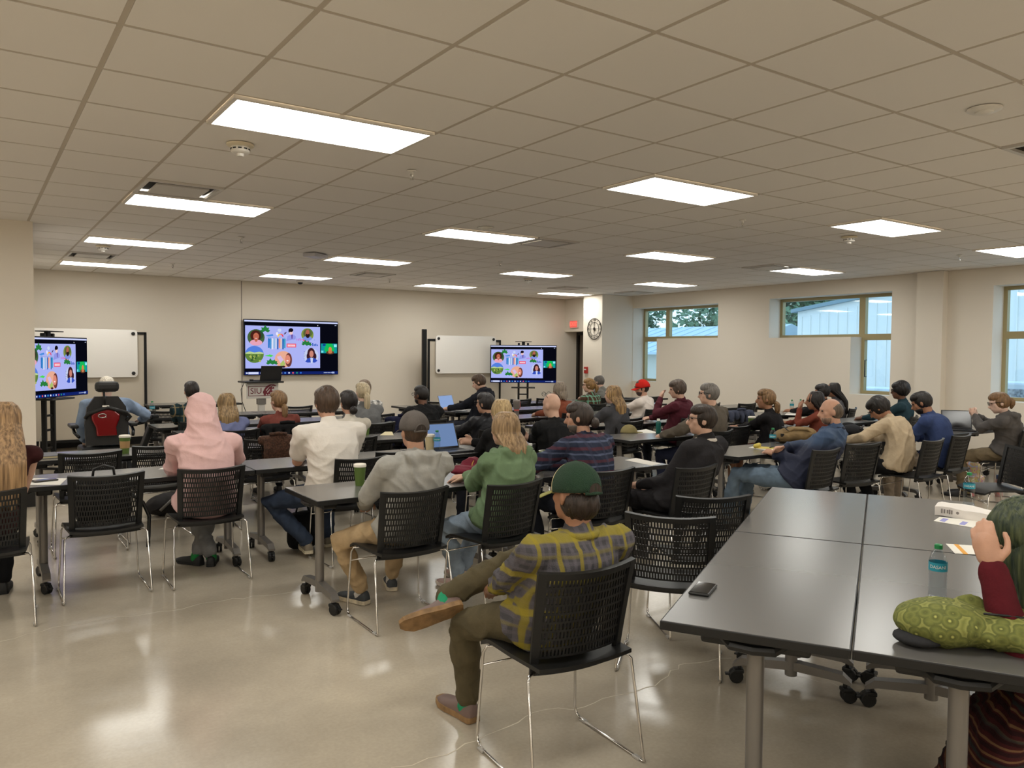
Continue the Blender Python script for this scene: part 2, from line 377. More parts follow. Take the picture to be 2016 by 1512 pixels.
# ---- ceiling lights
DIFF = emat('lit diffuser', LAMP_COLOR, LAMP_STRENGTH)
fb = MB(); w, d = 2*T-.03, T-.03; fw = .022
for cx, cy, dx, dy in ((0, d/2-fw/2, w, fw), (0, -d/2+fw/2, w, fw), (-w/2+fw/2, 0, fw, d-2*fw), (w/2-fw/2, 0, fw, d-2*fw)): fb.box((cx, cy, 0), (dx, dy, .022))
LF = fb.mesh('light_frame', False, (mat('white light frame', (225, 220, 212), .5),))
db = MB(); a_, b_ = w/2-fw, d/2-fw; db.add([(-a_, -b_, 0), (-a_, b_, 0), (a_, b_, 0), (a_, -b_, 0)], [(0, 1, 2, 3)]); LD = db.mesh('diffuser', False, (DIFF,))
COLN = {-9: 'far-left hidden', -4: 'left hidden', 1: 'left', 6: 'second', 11: 'third', 16: 'right'}
LLAB = {(1, 2): 'largest lit ceiling panel, nearest in the left column', (1, 7): 'lit ceiling panel touching the left square air diffuser', (1, 12): 'third lit ceiling panel of the left column', (1, 17): 'lit ceiling panel of the left column closest to the front wall',
 (6, 2): 'lit ceiling panel right of centre, nearest in the second column', (6, 7): 'lit ceiling panel with a bluish air diffuser at its right end', (6, 12): 'lit ceiling panel with a small grey camera at its left end', (6, 17): 'lit ceiling panel above the wall mounted screen',
 (11, 2): 'lit ceiling panel with a smoke detector just below it on the right', (11, 7): 'lit ceiling panel above and left of the first window', (11, 12): 'lit ceiling panel third back in the third column', (11, 17): 'lit ceiling panel above the tilted whiteboard',
 (16, 2): 'lit ceiling panel cut by the right edge of the photo', (16, 7): 'lit ceiling panel beside the second window with an air diffuser at its left', (16, 12): 'lit ceiling panel closest to the first window', (16, 17): 'lit ceiling panel nearest the exit sign', (6, -3): 'lit ceiling panel whose corner peeks in at the top right'}
for i, j in LIGHTS:
    lab = LLAB.get((i, j), 'lit ceiling panel outside the picture')
    o = thing('ceiling_light', lab, 'ceiling light', (GX+(i+1)*T, GY+(j+.5)*T, CEIL), 0, 'flat lit panels in the ceiling')
    link('light_frame', LF, o); link('diffuser', LD, o)
# ---- air diffusers
VW = mat('white vent metal', (206, 202, 196), .45); VD = mat('vent throat', (46, 44, 42), .8)
vb = MB(); 
for cx, cy, dx, dy in ((0, .28, .59, .03), (0, -.28, .59, .03), (-.28, 0, .03, .53), (.28, 0, .03, .53)): vb.box((cx, cy, 0), (dx, dy, .02))
VF = vb.mesh('vent_rim', False, (VW,)); VP = MB().box((0, 0, -.006), (.40, .40, .012)).mesh('vent_plate', False, (VW,)); VT = MB().box((0, 0, .03), (.54, .54, .006)).mesh('vent_throat', False, (VD,))
VLAB = ['square air diffuser touching the second lit panel on the left', 'square air diffuser with a bluish gleam in mid ceiling', 'square air diffuser behind the left column smoke detector', 'square air diffuser between the wall screen and the camera', 'square air diffuser left of the panel near the second window', 'square air diffuser by the first window corner', 'square air diffuser above the front right panel', 'square air diffuser at the right edge near the top', 'square air diffuser out of the picture on the left']
for (i, j), lab in zip(VENTS, VLAB):
    o = thing('air_diffuser', lab, 'air vent', (GX+(i+.5)*T, GY+(j+.5)*T, CEIL), 0, 'square ceiling air diffusers')
    link('vent_rim', VF, o); link('vent_plate', VP, o); link('vent_throat', VT, o)
# ---- smoke detectors, sprinklers, speakers
SMK = mat('cream plastic', (226, 214, 186), .45)
def ixy(u, v): p = at_z(u, v, CEIL); return (p.x, p.y, CEIL)
for (u, v), lab in (((473, 284), 'white smoke detector below the largest lit panel'), ((203, 484), 'white smoke detector in the left column between panels'), ((1672, 466), 'white smoke detector under the lit panel on the right'), ((1040, 549), 'white smoke detector in mid ceiling near the front')):
    o = thing('smoke_detector', lab, 'smoke detector', ixy(u, v), 0, 'ceiling smoke detectors')
    MB().lathe([(.085, 0), (.085, -.012), (.06, -.02)]).build('mounting_base', SMK, o, auto=40)
    MB().lathe([(.058, -.019), (.058, -.05), (.05, -.058), (.03, -.06)]).build('sensor_body', WHITEP, o, auto=40)
    b = MB()
    for k in range(10): a = 2*PI*k/10; b.box((.0582*math.cos(a), .0582*math.sin(a), -.034), (.004, .022, .008), rzm(a))
    b.build('vent_slot', BLACK, o); MB().lathe([(.024, -.059), (.022, -.078), (.012, -.08)]).build('sensor_cap', WHITEP, o, auto=40)
for (u, v), lab in (((811, 336), 'sprinkler head right of the largest lit panel'), ((475, 467), 'sprinkler head between two left panels'), ((1462, 433), 'sprinkler head right of the second column'), ((985, 515), 'tiny sprinkler head in mid ceiling'), ((1889, 502), 'sprinkler head at the right near the wall'), ((340, 519), 'tiny sprinkler head at the left front'), ((767, 549), 'tiny sprinkler head near the front wall')):
    o = thing('sprinkler_head', lab, 'sprinkler', ixy(u, v), .4, 'ceiling sprinkler heads')
    MB().lathe([(.035, 0), (.03, -.008), (.012, -.01), (.011, -.03)]).build('escutcheon', WHITEP, o, auto=40)
    b = MB(); b.tube([(-.011, 0, -.025), (-.014, 0, -.045), (0, 0, -.065)], .0035, 6); b.tube([(.011, 0, -.025), (.014, 0, -.045), (0, 0, -.065)], .0035, 6); b.build('yoke', CHROME, o)
    MB().lathe([(.016, -.064), (.016, -.067)], n=12).build('deflector', CHROME, o)
for (u, v), lab in (((1938, 214), 'round white disc detector at the upper right'), ((957, 448), 'round white disc on the ceiling above the second column panel'), ((596, 528), 'tiny round disc near the wall screen')):
    o = thing('ceiling_disc', lab, 'ceiling sensor', ixy(u, v), 0, 'round ceiling discs')
    MB().lathe([(.085, 0), (.085, -.008), (.07, -.016)]).build('rim', WHITEP, o, auto=40); MB().lathe([(.045, -.014), (.045, -.024), (.03, -.03)]).build('sensor', WHITEP, o, auto=40)
p = ixy(621, 499); o = thing('ceiling_camera', 'small grey box camera on the ceiling beside a lit panel', 'camera', p, .6)
MB().cbox((0, 0, -.03), (.3, .2, .05), .012).build('housing', mat('silver plastic', (188, 186, 190), .35), o); MB().box((0, .02, -.008), (.2, .12, .016)).build('mount', BLACK, o)
p = ixy(591, 553); o = thing('dome_camera', 'small dark dome on the ceiling above the wall screen', 'camera', p)
MB().lathe([(.07, 0), (.07, -.02), (.055, -.03)]).build('collar', WHITEP, o, auto=40); MB().lathe([(.05, -.028), (.045, -.05), (.02, -.064)]).build('dome', BLACK, o, smooth=True)

# ================================================================ OUTSIDE
grd = struct(MB().box((60, 12, -.45), (94, 120, .1)).build('ground_outside', mat('pale gravel', (196, 196, 192), .9, noise=(3, .15))))
SID = mat('white metal siding', (226, 226, 220), .6)
o = thing('metal_building', 'large white metal sided building with sloping roof outside the second window', 'building', (28, 0, 0))
pa = [(19.8, -.4), (19.8, 3.45), (4.0, 5.65), (4.0, -.4)]
MB().prism([(y, z) for y, z in pa], 12, Matrix(((0, 0, 1), (1, 0, 0), (0, 1, 0)))).build('wall', SID, o)
b = MB()
for k in range(40): y = 19.6-k*.4; b.box((-.02, y, 1.4+.07*(19.8-y)), (.04, .05, 3.6+.14*(19.8-y)))
b.build('siding_rib', SID, o)
b = MB(); b.prism([(20.0, 3.40), (3.6, 5.68), (3.6, 5.82), (20.0, 3.54)], 13, Matrix(((0, 0, 1), (1, 0, 0), (0, 1, 0))), (-.2, 0, 0)); b.build('roof', mat('blue grey roof', (120, 142, 150), .6), o)
fr = MB().box((-.04, 15.05, 2.35), (.06, .85, .8)).build('louver_vent', mat('louvre grey', (120, 130, 140), .6), o)
for k in range(5): MB().box((-.09, 15.05, 2.03+.16*k), (.05, .8, .05)).build('louvre_slat', mat('louvre pale', (176, 186, 196), .6), o)
o = thing('low_building', 'low building with a pale blue metal roof outside the first window', 'building', (30, 33, 0))
MB().box((0, 0, .7), (8, 22, 2.2)).build('wall', mat('cream siding', (205, 200, 186), .7), o)
b = MB(); b.prism([(-4.6, 1.75), (0, 3.05), (4.6, 1.75), (4.6, 1.65), (-4.6, 1.65)], 23, Matrix(((1, 0, 0), (0, 0, 1), (0, 1, 0))), (0, -11.5, 0)); b.build('roof', mat('pale blue roof', (176, 196, 206), .5), o)
b = MB()
for k in range(30):
    y = -11.2+k*.77; b.box((-2.3, y, 2.41), (4.75, .04, .04), Matrix.Rotation(-math.atan2(1.3, 4.6), 3, 'Y'))
b.build('roof_seam', mat('pale blue roof', (150, 186, 205), .45), o)
STONE = mat('crushed stone', (150, 152, 156), .9, noise=(18, .5)); CONC = mat('pale concrete', (214, 220, 226), .85, noise=(4, .08))
for k, (x, y, z, sx, sy, sz, lab) in enumerate(((16.2, 9.1, .57, .8, 1.5, .75, 'pale concrete block with stone face, upper one seen through the casement'), (16.1, 9.1, -.05, .9, 2.2, .62, 'pale concrete block at the foot of the stack outside'), (16.3, 6.0, .73, .8, 2.4, .8, 'pale concrete block behind the far right window'), (16.2, 6.3, -.05, .9, 2.6, .78, 'lower pale concrete block behind the far right window'))):
    o = thing('concrete_block', lab, 'concrete block', (x, y, z-.35), 0, 'concrete blocks outside the windows')
    MB().cbox((0, 0, sz/2), (sx, sy, sz), .04).build('block', CONC, o); MB().cbox((-sx/2, -.1, sz/2), (.05, sy*.7, sz*.7), .02).build('stone_face', STONE, o)
LEAF = mat('tree leaves', (120, 150, 118), .8, noise=(1.5, .4)); BARK = mat('bark', (84, 72, 60), .9)
def tree(x, y, h, r, lab, seed):
    rs = np.random.default_rng(seed); o = thing('tree', lab, 'tree', (x, y, -.4), 0, 'trees beyond the buildings')
    MB().tube([(0, 0, 0), (.1, 0, h*.4), (0, .1, h*.7)], [.22, .16, .06], 8).build('trunk', BARK, o)
    b = MB(); N = 5200
    for k in range(N):
        d = rs.normal(size=3); d /= np.linalg.norm(d); rr = r*(.55+.5*rs.random()**.5)*(1+.18*math.sin(5*d[0]+seed)+.15*math.sin(7*d[2]+2*seed))
        c = Vector((d[0]*rr, d[1]*rr, h*.62+d[2]*rr*.75)); a = Vector(rs.normal(size=3)).normalized(); q = a.orthogonal().normalized(); s = .20+.16*rs.random()
        b.add([c-a*s, c+q*s*.5, c+a*s, c-q*s*.5], [(0, 1, 2, 3)])
    b.build('crown', LEAF, o)
for k, (x, y, h, r, lab) in enumerate(((46, 51, 8.4, 4.0, 'broad green tree at the left of the first window'), (50, 40.5, 8.4, 4.6, 'tall green tree at the right of the first window'), (70, 66, 4.6, 2.4, 'small green tree low in the first window gap'), (46, 33.5, 10, 4.4, 'green tree left of the white building'), (56, 35, 12, 5, 'green tree above the white building roof'), (64, 27, 13, 5.5, 'tall green tree behind the white building'), (46, -3, 9, 4.5, 'green tree in the far right window'))):
    tree(x, y, h, r, lab, k+3)
# ================================================================ CHAIRS
def back_pt(u, v):
    return Vector((u*(.212+.016*v), -.160-.080*max(v, 0)**1.15+.040*u*u, .415+.405*v+.014*u*u*v))
def back_n(u, v):
    e = 1e-3; a = back_pt(u+e, v)-back_pt(u-e, v); b = back_pt(u, v+e)-back_pt(u, v-e); return a.cross(b).normalized()
def back_slab(b, us, vs, th):
    g = [[back_pt(u, v) for u in us] for v in vs]; o = [[back_n(u, v)*th for u in us] for v in vs]; b.slab(g, o)
def lsp(a, b, n): return [a+(b-a)*k/(n-1) for k in range(n)]
def chair_meshes():
    R = {}
    b = MB(); back_slab(b, lsp(-1, -.86, 3), lsp(0, 1, 12), .011); back_slab(b, lsp(.86, 1, 3), lsp(0, 1, 12), .011)
    back_slab(b, lsp(-.87, .87, 13), lsp(.94, 1.0, 3), .010); back_slab(b, lsp(-.87, .87, 13), [0, .03, .06], .012)
    R['back_frame'] = b.mesh('back_frame', False, (BLACK,))
    b = MB(); rows, cols = 9, 25; v0, v1 = .165, .94; dv = (v1-v0)/rows; du = 1.74/cols
    for r in range(rows+1):
        v = v0+r*dv; back_slab(b, lsp(-.87, .87, 13), [v-dv*.13, v+dv*.13], .003)
    for r in range(rows):
        for c in range(cols+1):
            u = -.87+(c+(.5 if r % 2 else 0))*du-du*.25; u = max(-.86, min(.86, u))
            back_slab(b, [u-du*.27, u+du*.27], [v0+(r+.12)*dv, v0+(r+.88)*dv], .0028)
    R['back_panel'] = b.mesh('back_panel', False, (BLACK,))
    g = []; o = []
    for v in lsp(-.205, .235, 10):
        row = []
        for u in lsp(-.232, .232, 9):
            q = u/.232; z = .452-.010*(1-q*q)+.006*q*q; t = (v-.15)/.085
            if t > 0: z -= .028*t*t
            row.append(Vector((u*(1-.05*max(0, -v)/.2), v, z)))
        g.append(row); o.append([Vector((0, 0, .008))]*9)
    b = MB(); b.slab(g, o); R['seat'] = b.mesh('seat', True, (BLACK,)); R['seat'].set_sharp_from_angle(angle=.7)
    for s, nm in ((-1, 'sled_leg_l'), (1, 'sled_leg_r')):
        b = MB(); b.tube([(s*.17, -.12, .432), (s*.235, -.155, .425), (s*.248, -.17, .41), (s*.262, -.238, .02), (s*.263, -.243, .008), (s*.262, -.235, .006), (s*.258, .15, .006), (s*.256, .19, .009), (s*.254, .215, .022), (s*.252, .226, .05), (s*.235, .205, .40), (s*.225, .19, .428), (s*.16, .15, .434)], .0062, 7)
        R[nm] = b.mesh('sled_leg', True, (CHROME,))
    b = MB(); b.tube([(-.238, .207, .345), (.238, .207, .345)], .005, 6); R['crossbar'] = b.mesh('crossbar', True, (CHROME,))
    b = MB(); b.cbox((0, 0, .006), (.02, .042, .012), .003); R['glide'] = b.mesh('glide', False, (mat('clear grey plastic', (168, 164, 158), .3),))
    return R
CH = chair_meshes()
CHAIRS = []
def chair(x, y, deg, label, group='black perforated stacking chairs'):
    o = thing('chair', label, 'chair', (x, y, 0), math.radians(deg), group)
    link('seat', CH['seat'], o); link('back_frame', CH['back_frame'], o); link('back_panel', CH['back_panel'], o)
    link('sled_leg', CH['sled_leg_l'], o); link('sled_leg', CH['sled_leg_r'], o); link('crossbar', CH['crossbar'], o)
    for sx in (-1, 1):
        for yy in (-.2, .17): link('glide', CH['glide'], o, (sx*.2605, yy, 0))
    CHAIRS.append(o); return o

# ================================================================ TABLES
TOPM = mat('charcoal laminate', (98, 96, 94), .24, spec=.8); EDGE = mat('black edge band', (11, 11, 11), .5)
TL, TW, TH = 1.516, .602, .737
def table_meshes():
    R = {}
    R['tabletop'] = MB().cbox((0, 0, TH-.012), (TL-.006, TW-.006, .024), .002).mesh('tabletop', False, (TOPM,))
    b = MB()
    for s in (-1, 1): b.cbox((0, s*(TW/2-.004), TH-.0165), (TL, .010, .031), .003); b.cbox((s*(TL/2-.004), 0, TH-.0165), (.010, TW-.012, .031), .003)
    R['edge_band'] = b.mesh('edge_band', False, (EDGE,))
    b = MB(); b.box((0, -.07, TH-.05), (1.05, .045, .045)); b.box((0, .07, TH-.05), (1.05, .045, .045)); R['underframe'] = b.mesh('underframe', False, (BLACKM,))
    b = MB(); b.cbox((0, 0, TH-.055), (.10, .36, .055), .012); b.tube([(-.055, -.10, TH-.045), (-.085, -.07, TH-.062), (-.09, 0, TH-.066), (-.085, .07, TH-.062), (-.055, .10, TH-.045)], .017, 8); R['tilt_bracket'] = b.mesh('tilt_bracket', False, (BLACK,))
    b = MB(); b.lathe([(.029, .085), (.029, TH-.07)], n=20); R['leg'] = b.mesh('leg', True, (GREYM,)); R['leg'].set_sharp_from_angle(angle=.7)
    b = MB(); prof = [(-.275, .085), (-.275, .100), (-.235, .135), (-.04, .155), (.04, .155), (.235, .135), (.275, .100), (.275, .085), (.22, .10), (.0, .115), (-.22, .10)]
    b.prism([(y, z) for y, z in prof], .05, Matrix(((0, 0, 1), (1, 0, 0), (0, 1, 0))), (-.025, 0, 0)); R['foot'] = b.mesh('foot', False, (GREYM,))
    b = MB(); Mx = Matrix.Rotation(PI/2, 3, 'Y')
    for s in (-.013, .013): b.lathe([(.030, -.010), (.0345, -.007), (.0345, .007), (.030, .010)], (s, 0, .035), 16, Mx)
    R['caster_wheel'] = b.mesh('caster_wheel', False, (RUBBER,))
    b = MB(); b.cbox((0, .012, .062), (.05, .05, .022), .006); b.cyl((0, .018, .06), (0, .018, .095), .010, 8); b.box((0, -.038, .042), (.024, .03, .008)); R['caster_fork'] = b.mesh('caster_fork', False, (BLACK,))
    return R
TB = table_meshes()
TABLES = []
def table(x, y, label, rot=0., group='charcoal flip-top training tables'):
    o = thing('table', label, 'table', (x, y, 0), rot, group)
    link('tabletop', TB['tabletop'], o); link('edge_band', TB['edge_band'], o); link('underframe', TB['underframe'], o)
    for s in (-1, 1):
        br = link('tilt_bracket', TB['tilt_bracket'], o, (s*.63, 0, 0), 0 if s < 0 else PI)
        link('leg', TB['leg'], o, (s*.63, 0, 0)); ft = link('foot', TB['foot'], o, (s*.63, 0, 0))
        for q in (-1, 1):
            c = link('caster_wheel', TB['caster_wheel'], o, (s*.63, q*.262, 0), (random.uniform(-.5, .5) if q < 0 else PI+random.uniform(-.5, .5)))
            link('caster_fork', TB['caster_fork'], c)
    TABLES.append(o); return o
def row(y0, xs, labels):
    for x, lab in zip(xs, labels): table(x+.762, y0+.305, lab)
R1, R2, R3, R4, R5L, R5R, R6L, R6R = 4.575, 6.05, 7.46, 8.93, 9.95, 10.30, 11.45, 11.60
row(R1, [1.735, 3.26, 5.65, 7.175, 8.70, 10.225], ['table with the lidded green cup in front of the grey hoodie man', 'table with the open green cup, under the blue plaid elbows', 'table with the yellow pad and tan backpack', 'table the beige shirted man leans on', 'table in front of the royal blue shirted man', 'table holding the open laptop at the far right'])
row(R2, [.28, 1.805, 3.33, 5.72, 7.245, 8.77, 10.295], ['table with a white sheet and phone at the left edge', 'table the white t-shirt man leans over', 'table with the open laptop behind the grey cap', 'table with the khaki cap and teal bottle', 'table with a lidded green cup by the black ponytail top', 'table under the rust topped woman at the face', 'table in front of the curly haired person in teal'])
row(R3, [.35, 1.875, 3.40, 5.80, 7.325, 8.85, 10.375], ['table with a hardback notebook and sleeved cup', 'table beyond the pink hooded person', 'table with a green cup behind the white t-shirt', 'table before the woman in grey tee with wavy blonde hair', 'table before the maroon shirted man', 'table in front of the chair with a folded jacket', 'table with small water bottles by the window wall'])
row(R4, [1.90, 3.425, 5.90, 7.425, 8.95, 10.475], ['table before the blonde woman in periwinkle sweater', 'table before the grey ponytail woman', 'table with the tall tumbler with a coral handle', 'table before the red capped man', 'empty table right of the red capped man', 'table by the window wall under the first window'])
row(R5L, [1.82, 3.345], ['table end before the dark teal plaid shirt', 'table near the lectern on the left side'])
row(R5R, [6.10, 7.625, 9.15], ['table with a laptop before the black hooded man', 'table before the brown and mint plaid woman', 'table beyond the plaid woman near the clock pillar'])
row(R6L, [2.0, 3.525], ['left front table with a water bottle', 'front table in front of the lectern'])
row(R6R, [5.95, 7.475, 9.0, 10.525], ['front table below the tilted whiteboard', 'front table below the right hand screen', 'front table before the exit alcove', 'front table with a laptop before the older man in grey'])
row(14.12, [2.46], ['table pushed against the front wall left of the lectern'])
A0 = Vector((1.934, 1.889, 0)); LD_ = Vector((math.cos(math.radians(30)), math.sin(math.radians(30)), 0)); PD = Vector((LD_.y, -LD_.x, 0))
for i, j, lab in ((0, 0, 'nearest big table quarter with a phone on its corner'), (1, 0, 'rear left quarter of the big table group, bare'), (0, 1, 'near right quarter of the big table group with a green bag'), (1, 1, 'rear right quarter of the big table group with a white paper bag')):
    c = A0+LD_*(.762+1.524*i)+PD*(.303+.607*j); table(c.x, c.y, lab, math.radians(30))

# ---- empty chairs (the people's own chairs come with the people)
chair(.745, 5.985, 0, 'empty chair holding a black bag at the left front table')
chair(2.905+.19, 2.78+.157, -50, 'empty chair at the big table beside the yellow plaid man')
chair(3.535+.112, 3.015+.218, -27, 'empty chair at the big table, behind the nearer empty one')
chair(.80, 7.31, 0, 'empty chair below the hardback notebook')
chair(1.36, 7.74-.2, 2, 'empty chair left of the pink hood, one row ahead')
chair(2.95, 6.10, 3, 'empty chair between the white t-shirt and grey cap')
chair(2.33, 7.55, -4, 'chair draped with a brown furry coat')
chair(4.10, 12.05-.25, 0, 'empty chair right of the lectern')
chair(3.92, 8.60, 0, 'empty chair behind the green cup in the third row')
chair(4.42, 8.98, 0, 'chair with a navy jacket behind the short haired man')
chair(7.34, 6.15, 3, 'empty chair right of the grey haired man')
chair(9.05, 7.55, -3, 'chair with a folded slate jacket over its back')
chair(10.9, 8.86, 0, 'empty chair by the window wall right of the folded jacket')
chair(10.35, 9.15, 15, 'empty chair left of the window wall chairs')
chair(11.05, 11.25, 0, 'empty chair right of the red cap near the window')
chair(6.55, 11.98-.2, 0, 'empty front row chair left of the laptop man')
chair(7.13, 11.92-.2, 0, 'empty front row chair behind the laptop man')
chair(8.17, 11.88-.2, 0, 'empty front row chair under the right hand screen')
chair(8.80, 11.95-.2, 0, 'empty front row chair right of the screen stand')
chair(2.24, 11.7, 0, 'empty chair by the water bottle at the left front')
chair(6.95, 4.34, -10, 'empty chair between the blue jacket and beige shirt men')
chair(7.0, 7.42+.2, 2, 'empty chair behind the teal bottle')
chair(7.72, 3.32, 53, 'empty chair turned sideways at the right edge of the photo')
# ================================================================ SCREENS
def sm(name, c, s=.62): return emat('screen '+name, lin(c), s)
def slide_mesh():
    mats = []; idx = {}; b = MB(); lay = [0]
    W, H = 1.0, .5625
    def M_(c):
        if c not in idx: idx[c] = len(mats); mats.append(sm('%d %d %d' % c, c))
        return idx[c]
    def poly(pts, c):
        lay[0] += 1; b.cur = M_(c); z = lay[0]*.00006
        b.add([((x-.5)*W, (y-.5)*H, z) for x, y in pts], [tuple(range(len(pts)))])
    def rect(x0, x1, y0, y1, c): poly([(x0, y0), (x1, y0), (x1, y1), (x0, y1)], c)
    def el(cx, cy, rx, ry, c, a0=0, a1=2*PI, n=26): poly([(cx+rx*math.cos(a), cy+ry*math.sin(a)) for a in lsp(a0, a1, n)[:n-1 if a1-a0 > 6.2 else n]], c)
    def leaf(cx, cy, s):
        for a, l in ((1.57, 1.0), (.75, .9), (2.4, .9), (0.1, .85), (3.04, .85)):
            d = (math.cos(a), math.sin(a)*1.78); e = (-math.sin(a)*.32, math.cos(a)*.32*1.78)
            poly([(cx, cy), (cx+s*l*(.5*d[0]+e[0]), cy+s*l*(.5*d[1]+e[1])), (cx+s*l*d[0], cy+s*l*d[1]), (cx+s*l*(.5*d[0]-e[0]), cy+s*l*(.5*d[1]-e[1]))], (42, 128, 62))
    def face(cx, cy, rx, ry, bg, bg2, hair, fc, sh):
        el(cx, cy, rx, ry, bg); el(cx+rx*.35, cy+ry*.3, rx*.5, ry*.55, bg2)
        el(cx-rx*.05, cy+ry*.20, rx*.62, ry*.66, hair); el(cx, cy-ry*.62, rx*.72, ry*.36, sh); el(cx, cy-ry*.25, rx*.18, ry*.30, fc); el(cx, cy+ry*.12, rx*.33, ry*.44, fc)
        el(cx-rx*.12, cy+ry*.18, rx*.05, ry*.04, (60, 30, 30), n=8); el(cx+rx*.12, cy+ry*.18, rx*.05, ry*.04, (60, 30, 30), n=8); el(cx, cy-ry*.12, rx*.13, ry*.05, (230, 200, 200), n=10)
    rect(0, 1, 0, 1, (8, 9, 20)); rect(0, 1, .965, .993, (206, 214, 255)); rect(.008, .80, .115, .895, (176, 184, 250))
    el(.775, .925, .004, .007, (255, 255, 255)); rect(.965, .985, .93, .94, (190, 200, 230))
    face(.118, .68, .088, .15, (70, 100, 60), (46, 78, 52), (74, 34, 26), (196, 110, 84), (236, 168, 190))
    leaf(.212, .80, .062)
    poly([(.215, .72), (.29, .745), (.295, .715), (.24, .705)], (64, 140, 226)); poly([(.225, .70), (.27, .70), (.26, .68)], (120, 180, 240))
    rect(.235, .425, .676, .682, (150, 160, 200))
    for i, c in enumerate(((40, 120, 200), (70, 150, 214), (226, 232, 250), (150, 190, 236), (200, 214, 244), (60, 110, 190), (240, 150, 130), (226, 206, 206), (34, 110, 190), (60, 160, 200))):
        x = .24+i*.0185; y = .49-.012*(i % 3); poly([(x, y), (x+.016, y), (x+.0185, .655), (x+.008, .676), (x, .655)], c)
    for i, c in enumerate(((250, 220, 90), (250, 200, 80), (246, 160, 90), (240, 90, 110), (230, 50, 90))):
        a0, a1 = PI-i*PI/5, PI-(i+1)*PI/5; poly([(.37+.034*math.cos(a0), .70+.062*math.sin(a0)), (.37+.034*math.cos(a1), .70+.062*math.sin(a1)), (.37+.02*math.cos(a1), .70+.036*math.sin(a1)), (.37+.02*math.cos(a0), .70+.036*math.sin(a0))], c)
    el(.335, .755, .012, .03, (240, 240, 255)); el(.36, .82, .02, .03, (206, 220, 252)); poly([(.405, .745), (.418, .785), (.424, .78), (.411, .74)], (70, 40, 70)); poly([(.417, .755), (.430, .795), (.436, .79), (.423, .75)], (70, 40, 70))
    poly([(.43, .62), (.445, .715), (.475, .745), (.515, .74), (.535, .71), (.53, .66)], (150, 156, 236)); poly([(.485, .745), (.50, .745), (.497, .665), (.488, .665)], (96, 60, 140)); el(.482, .79, .02, .05, (246, 206, 206)); el(.482, .828, .025, .036, (20, 14, 24)); el(.462, .81, .007, .03, (20, 14, 24))
    face(.66, .75, .068, .12, (130, 150, 70), (90, 116, 60), (90, 100, 60), (170, 96, 76), (130, 150, 230)); el(.663, .735, .022, .05, (40, 26, 28)); el(.662, .80, .020, .045, (176, 100, 80))
    poly([(.585, .66), (.62, .655), (.64, .625), (.665, .635), (.655, .595), (.63, .605), (.612, .64)], (240, 90, 120))
    leaf(.635, .565, .05); leaf(.672, .555, .045)
    for i, h in enumerate((.06, .035, .045, .03)): rect(.712+i*.017, .723+i*.017, .535, .535+h, (40, 90, 190))
    poly([(.735, .66), (.742, .66), (.74, .64), (.733, .64)], (120, 170, 220))
    el(.10, .37, .095, .155, (96, 132, 60)); el(.10, .37, .095, .155, (86, 130, 226), .12, PI-.12); poly([(.008, .40), (.05, .425), (.10, .405), (.15, .42), (.193, .40), (.19, .38), (.01, .38)], (190, 214, 150))
    for i in range(22): a = random.Random(i); el(.10+.06*a.uniform(-1, 1), .31+.06*a.uniform(-1, 1), .012, .02, ((176, 190, 90), (60, 96, 50), (120, 150, 70))[i % 3], n=9)
    poly([(.20, .345), (.25, .365), (.25, .375), (.295, .35), (.262, .315), (.262, .33), (.22, .34)], (80, 220, 90))
    el(.40, .28, .092, .155, (238, 176, 150)); el(.455, .27, .036, .13, (110, 60, 56)); el(.445, .28, .028, .085, (226, 142, 120)); el(.443, .255, .012, .012, (255, 236, 236)); poly([(.33, .33), (.37, .35), (.42, .22), (.39, .15)], (220, 190, 230)); poly([(.365, .20), (.40, .27), (.42, .20), (.40, .14), (.37, .15)], (176, 196, 110))
    leaf(.262, .205, .055); leaf(.305, .20, .045); el(.40, .145, .02, .02, (60, 30, 40))
    el(.70, .35, .082, .145, (200, 210, 246)); el(.70, .40, .042, .10, (60, 30, 40)); el(.665, .34, .016, .06, (60, 30, 40)); el(.74, .34, .018, .06, (60, 30, 40)); poly([(.635, .24), (.66, .30), (.70, .315), (.745, .30), (.77, .255), (.74, .22), (.66, .22)], (50, 80, 190)); poly([(.69, .315), (.72, .31), (.715, .22), (.695, .22)], (206, 216, 250)); el(.703, .385, .023, .065, (206, 136, 120))
    for i in range(5): rect(.618, .628+.006*(i % 3), .30+.03*i, .305+.03*i, (70, 80, 130))
    # red tag, magenta figure
    rect(.435, .535, .505, .575, (236, 40, 84)); rect(.441, .529, .515, .565, (250, 150, 170))
    for i in range(6): rect(.447+.0135*i, .456+.0135*i, .525, .555, (255, 226, 232))
    # webcam tile
    rect(.808, .99, .40, .585, (20, 150, 160)); poly([(.87, .585), (.935, .585), (.965, .47), (.93, .40), (.87, .40), (.845, .47)], (24, 190, 90)); rect(.81, .835, .41, .45, (120, 230, 240)); rect(.955, .988, .52, .57, (150, 240, 245)); rect(.83, .86, .54, .575, (16, 60, 140)); el(.912, .415, .045, .035, (96, 60, 40)); el(.912, .47, .018, .052, (222, 140, 80)); el(.912, .425, .024, .03, (206, 126, 84))
    # taskbar
    rect(.0, 1, .0, .055, (18, 34, 104)); rect(.012, .03, .015, .042, (220, 230, 255)); rect(.036, .14, .008, .048, (214, 222, 255))
    for i, c in enumerate(((220, 225, 250), (60, 130, 230), (236, 90, 80), (220, 230, 255), (60, 160, 220), (240, 240, 255), (80, 140, 230), (200, 210, 240), (230, 90, 100), (40, 150, 120), (50, 110, 220))): el(.165+.042*i, .028, .010, .016, c, n=12)
    for i in range(7): rect(.84+.014*i, .848+.014*i, .02, .036, (190, 205, 240))
    rect(.93, .96, .012, .044, (170, 186, 230))
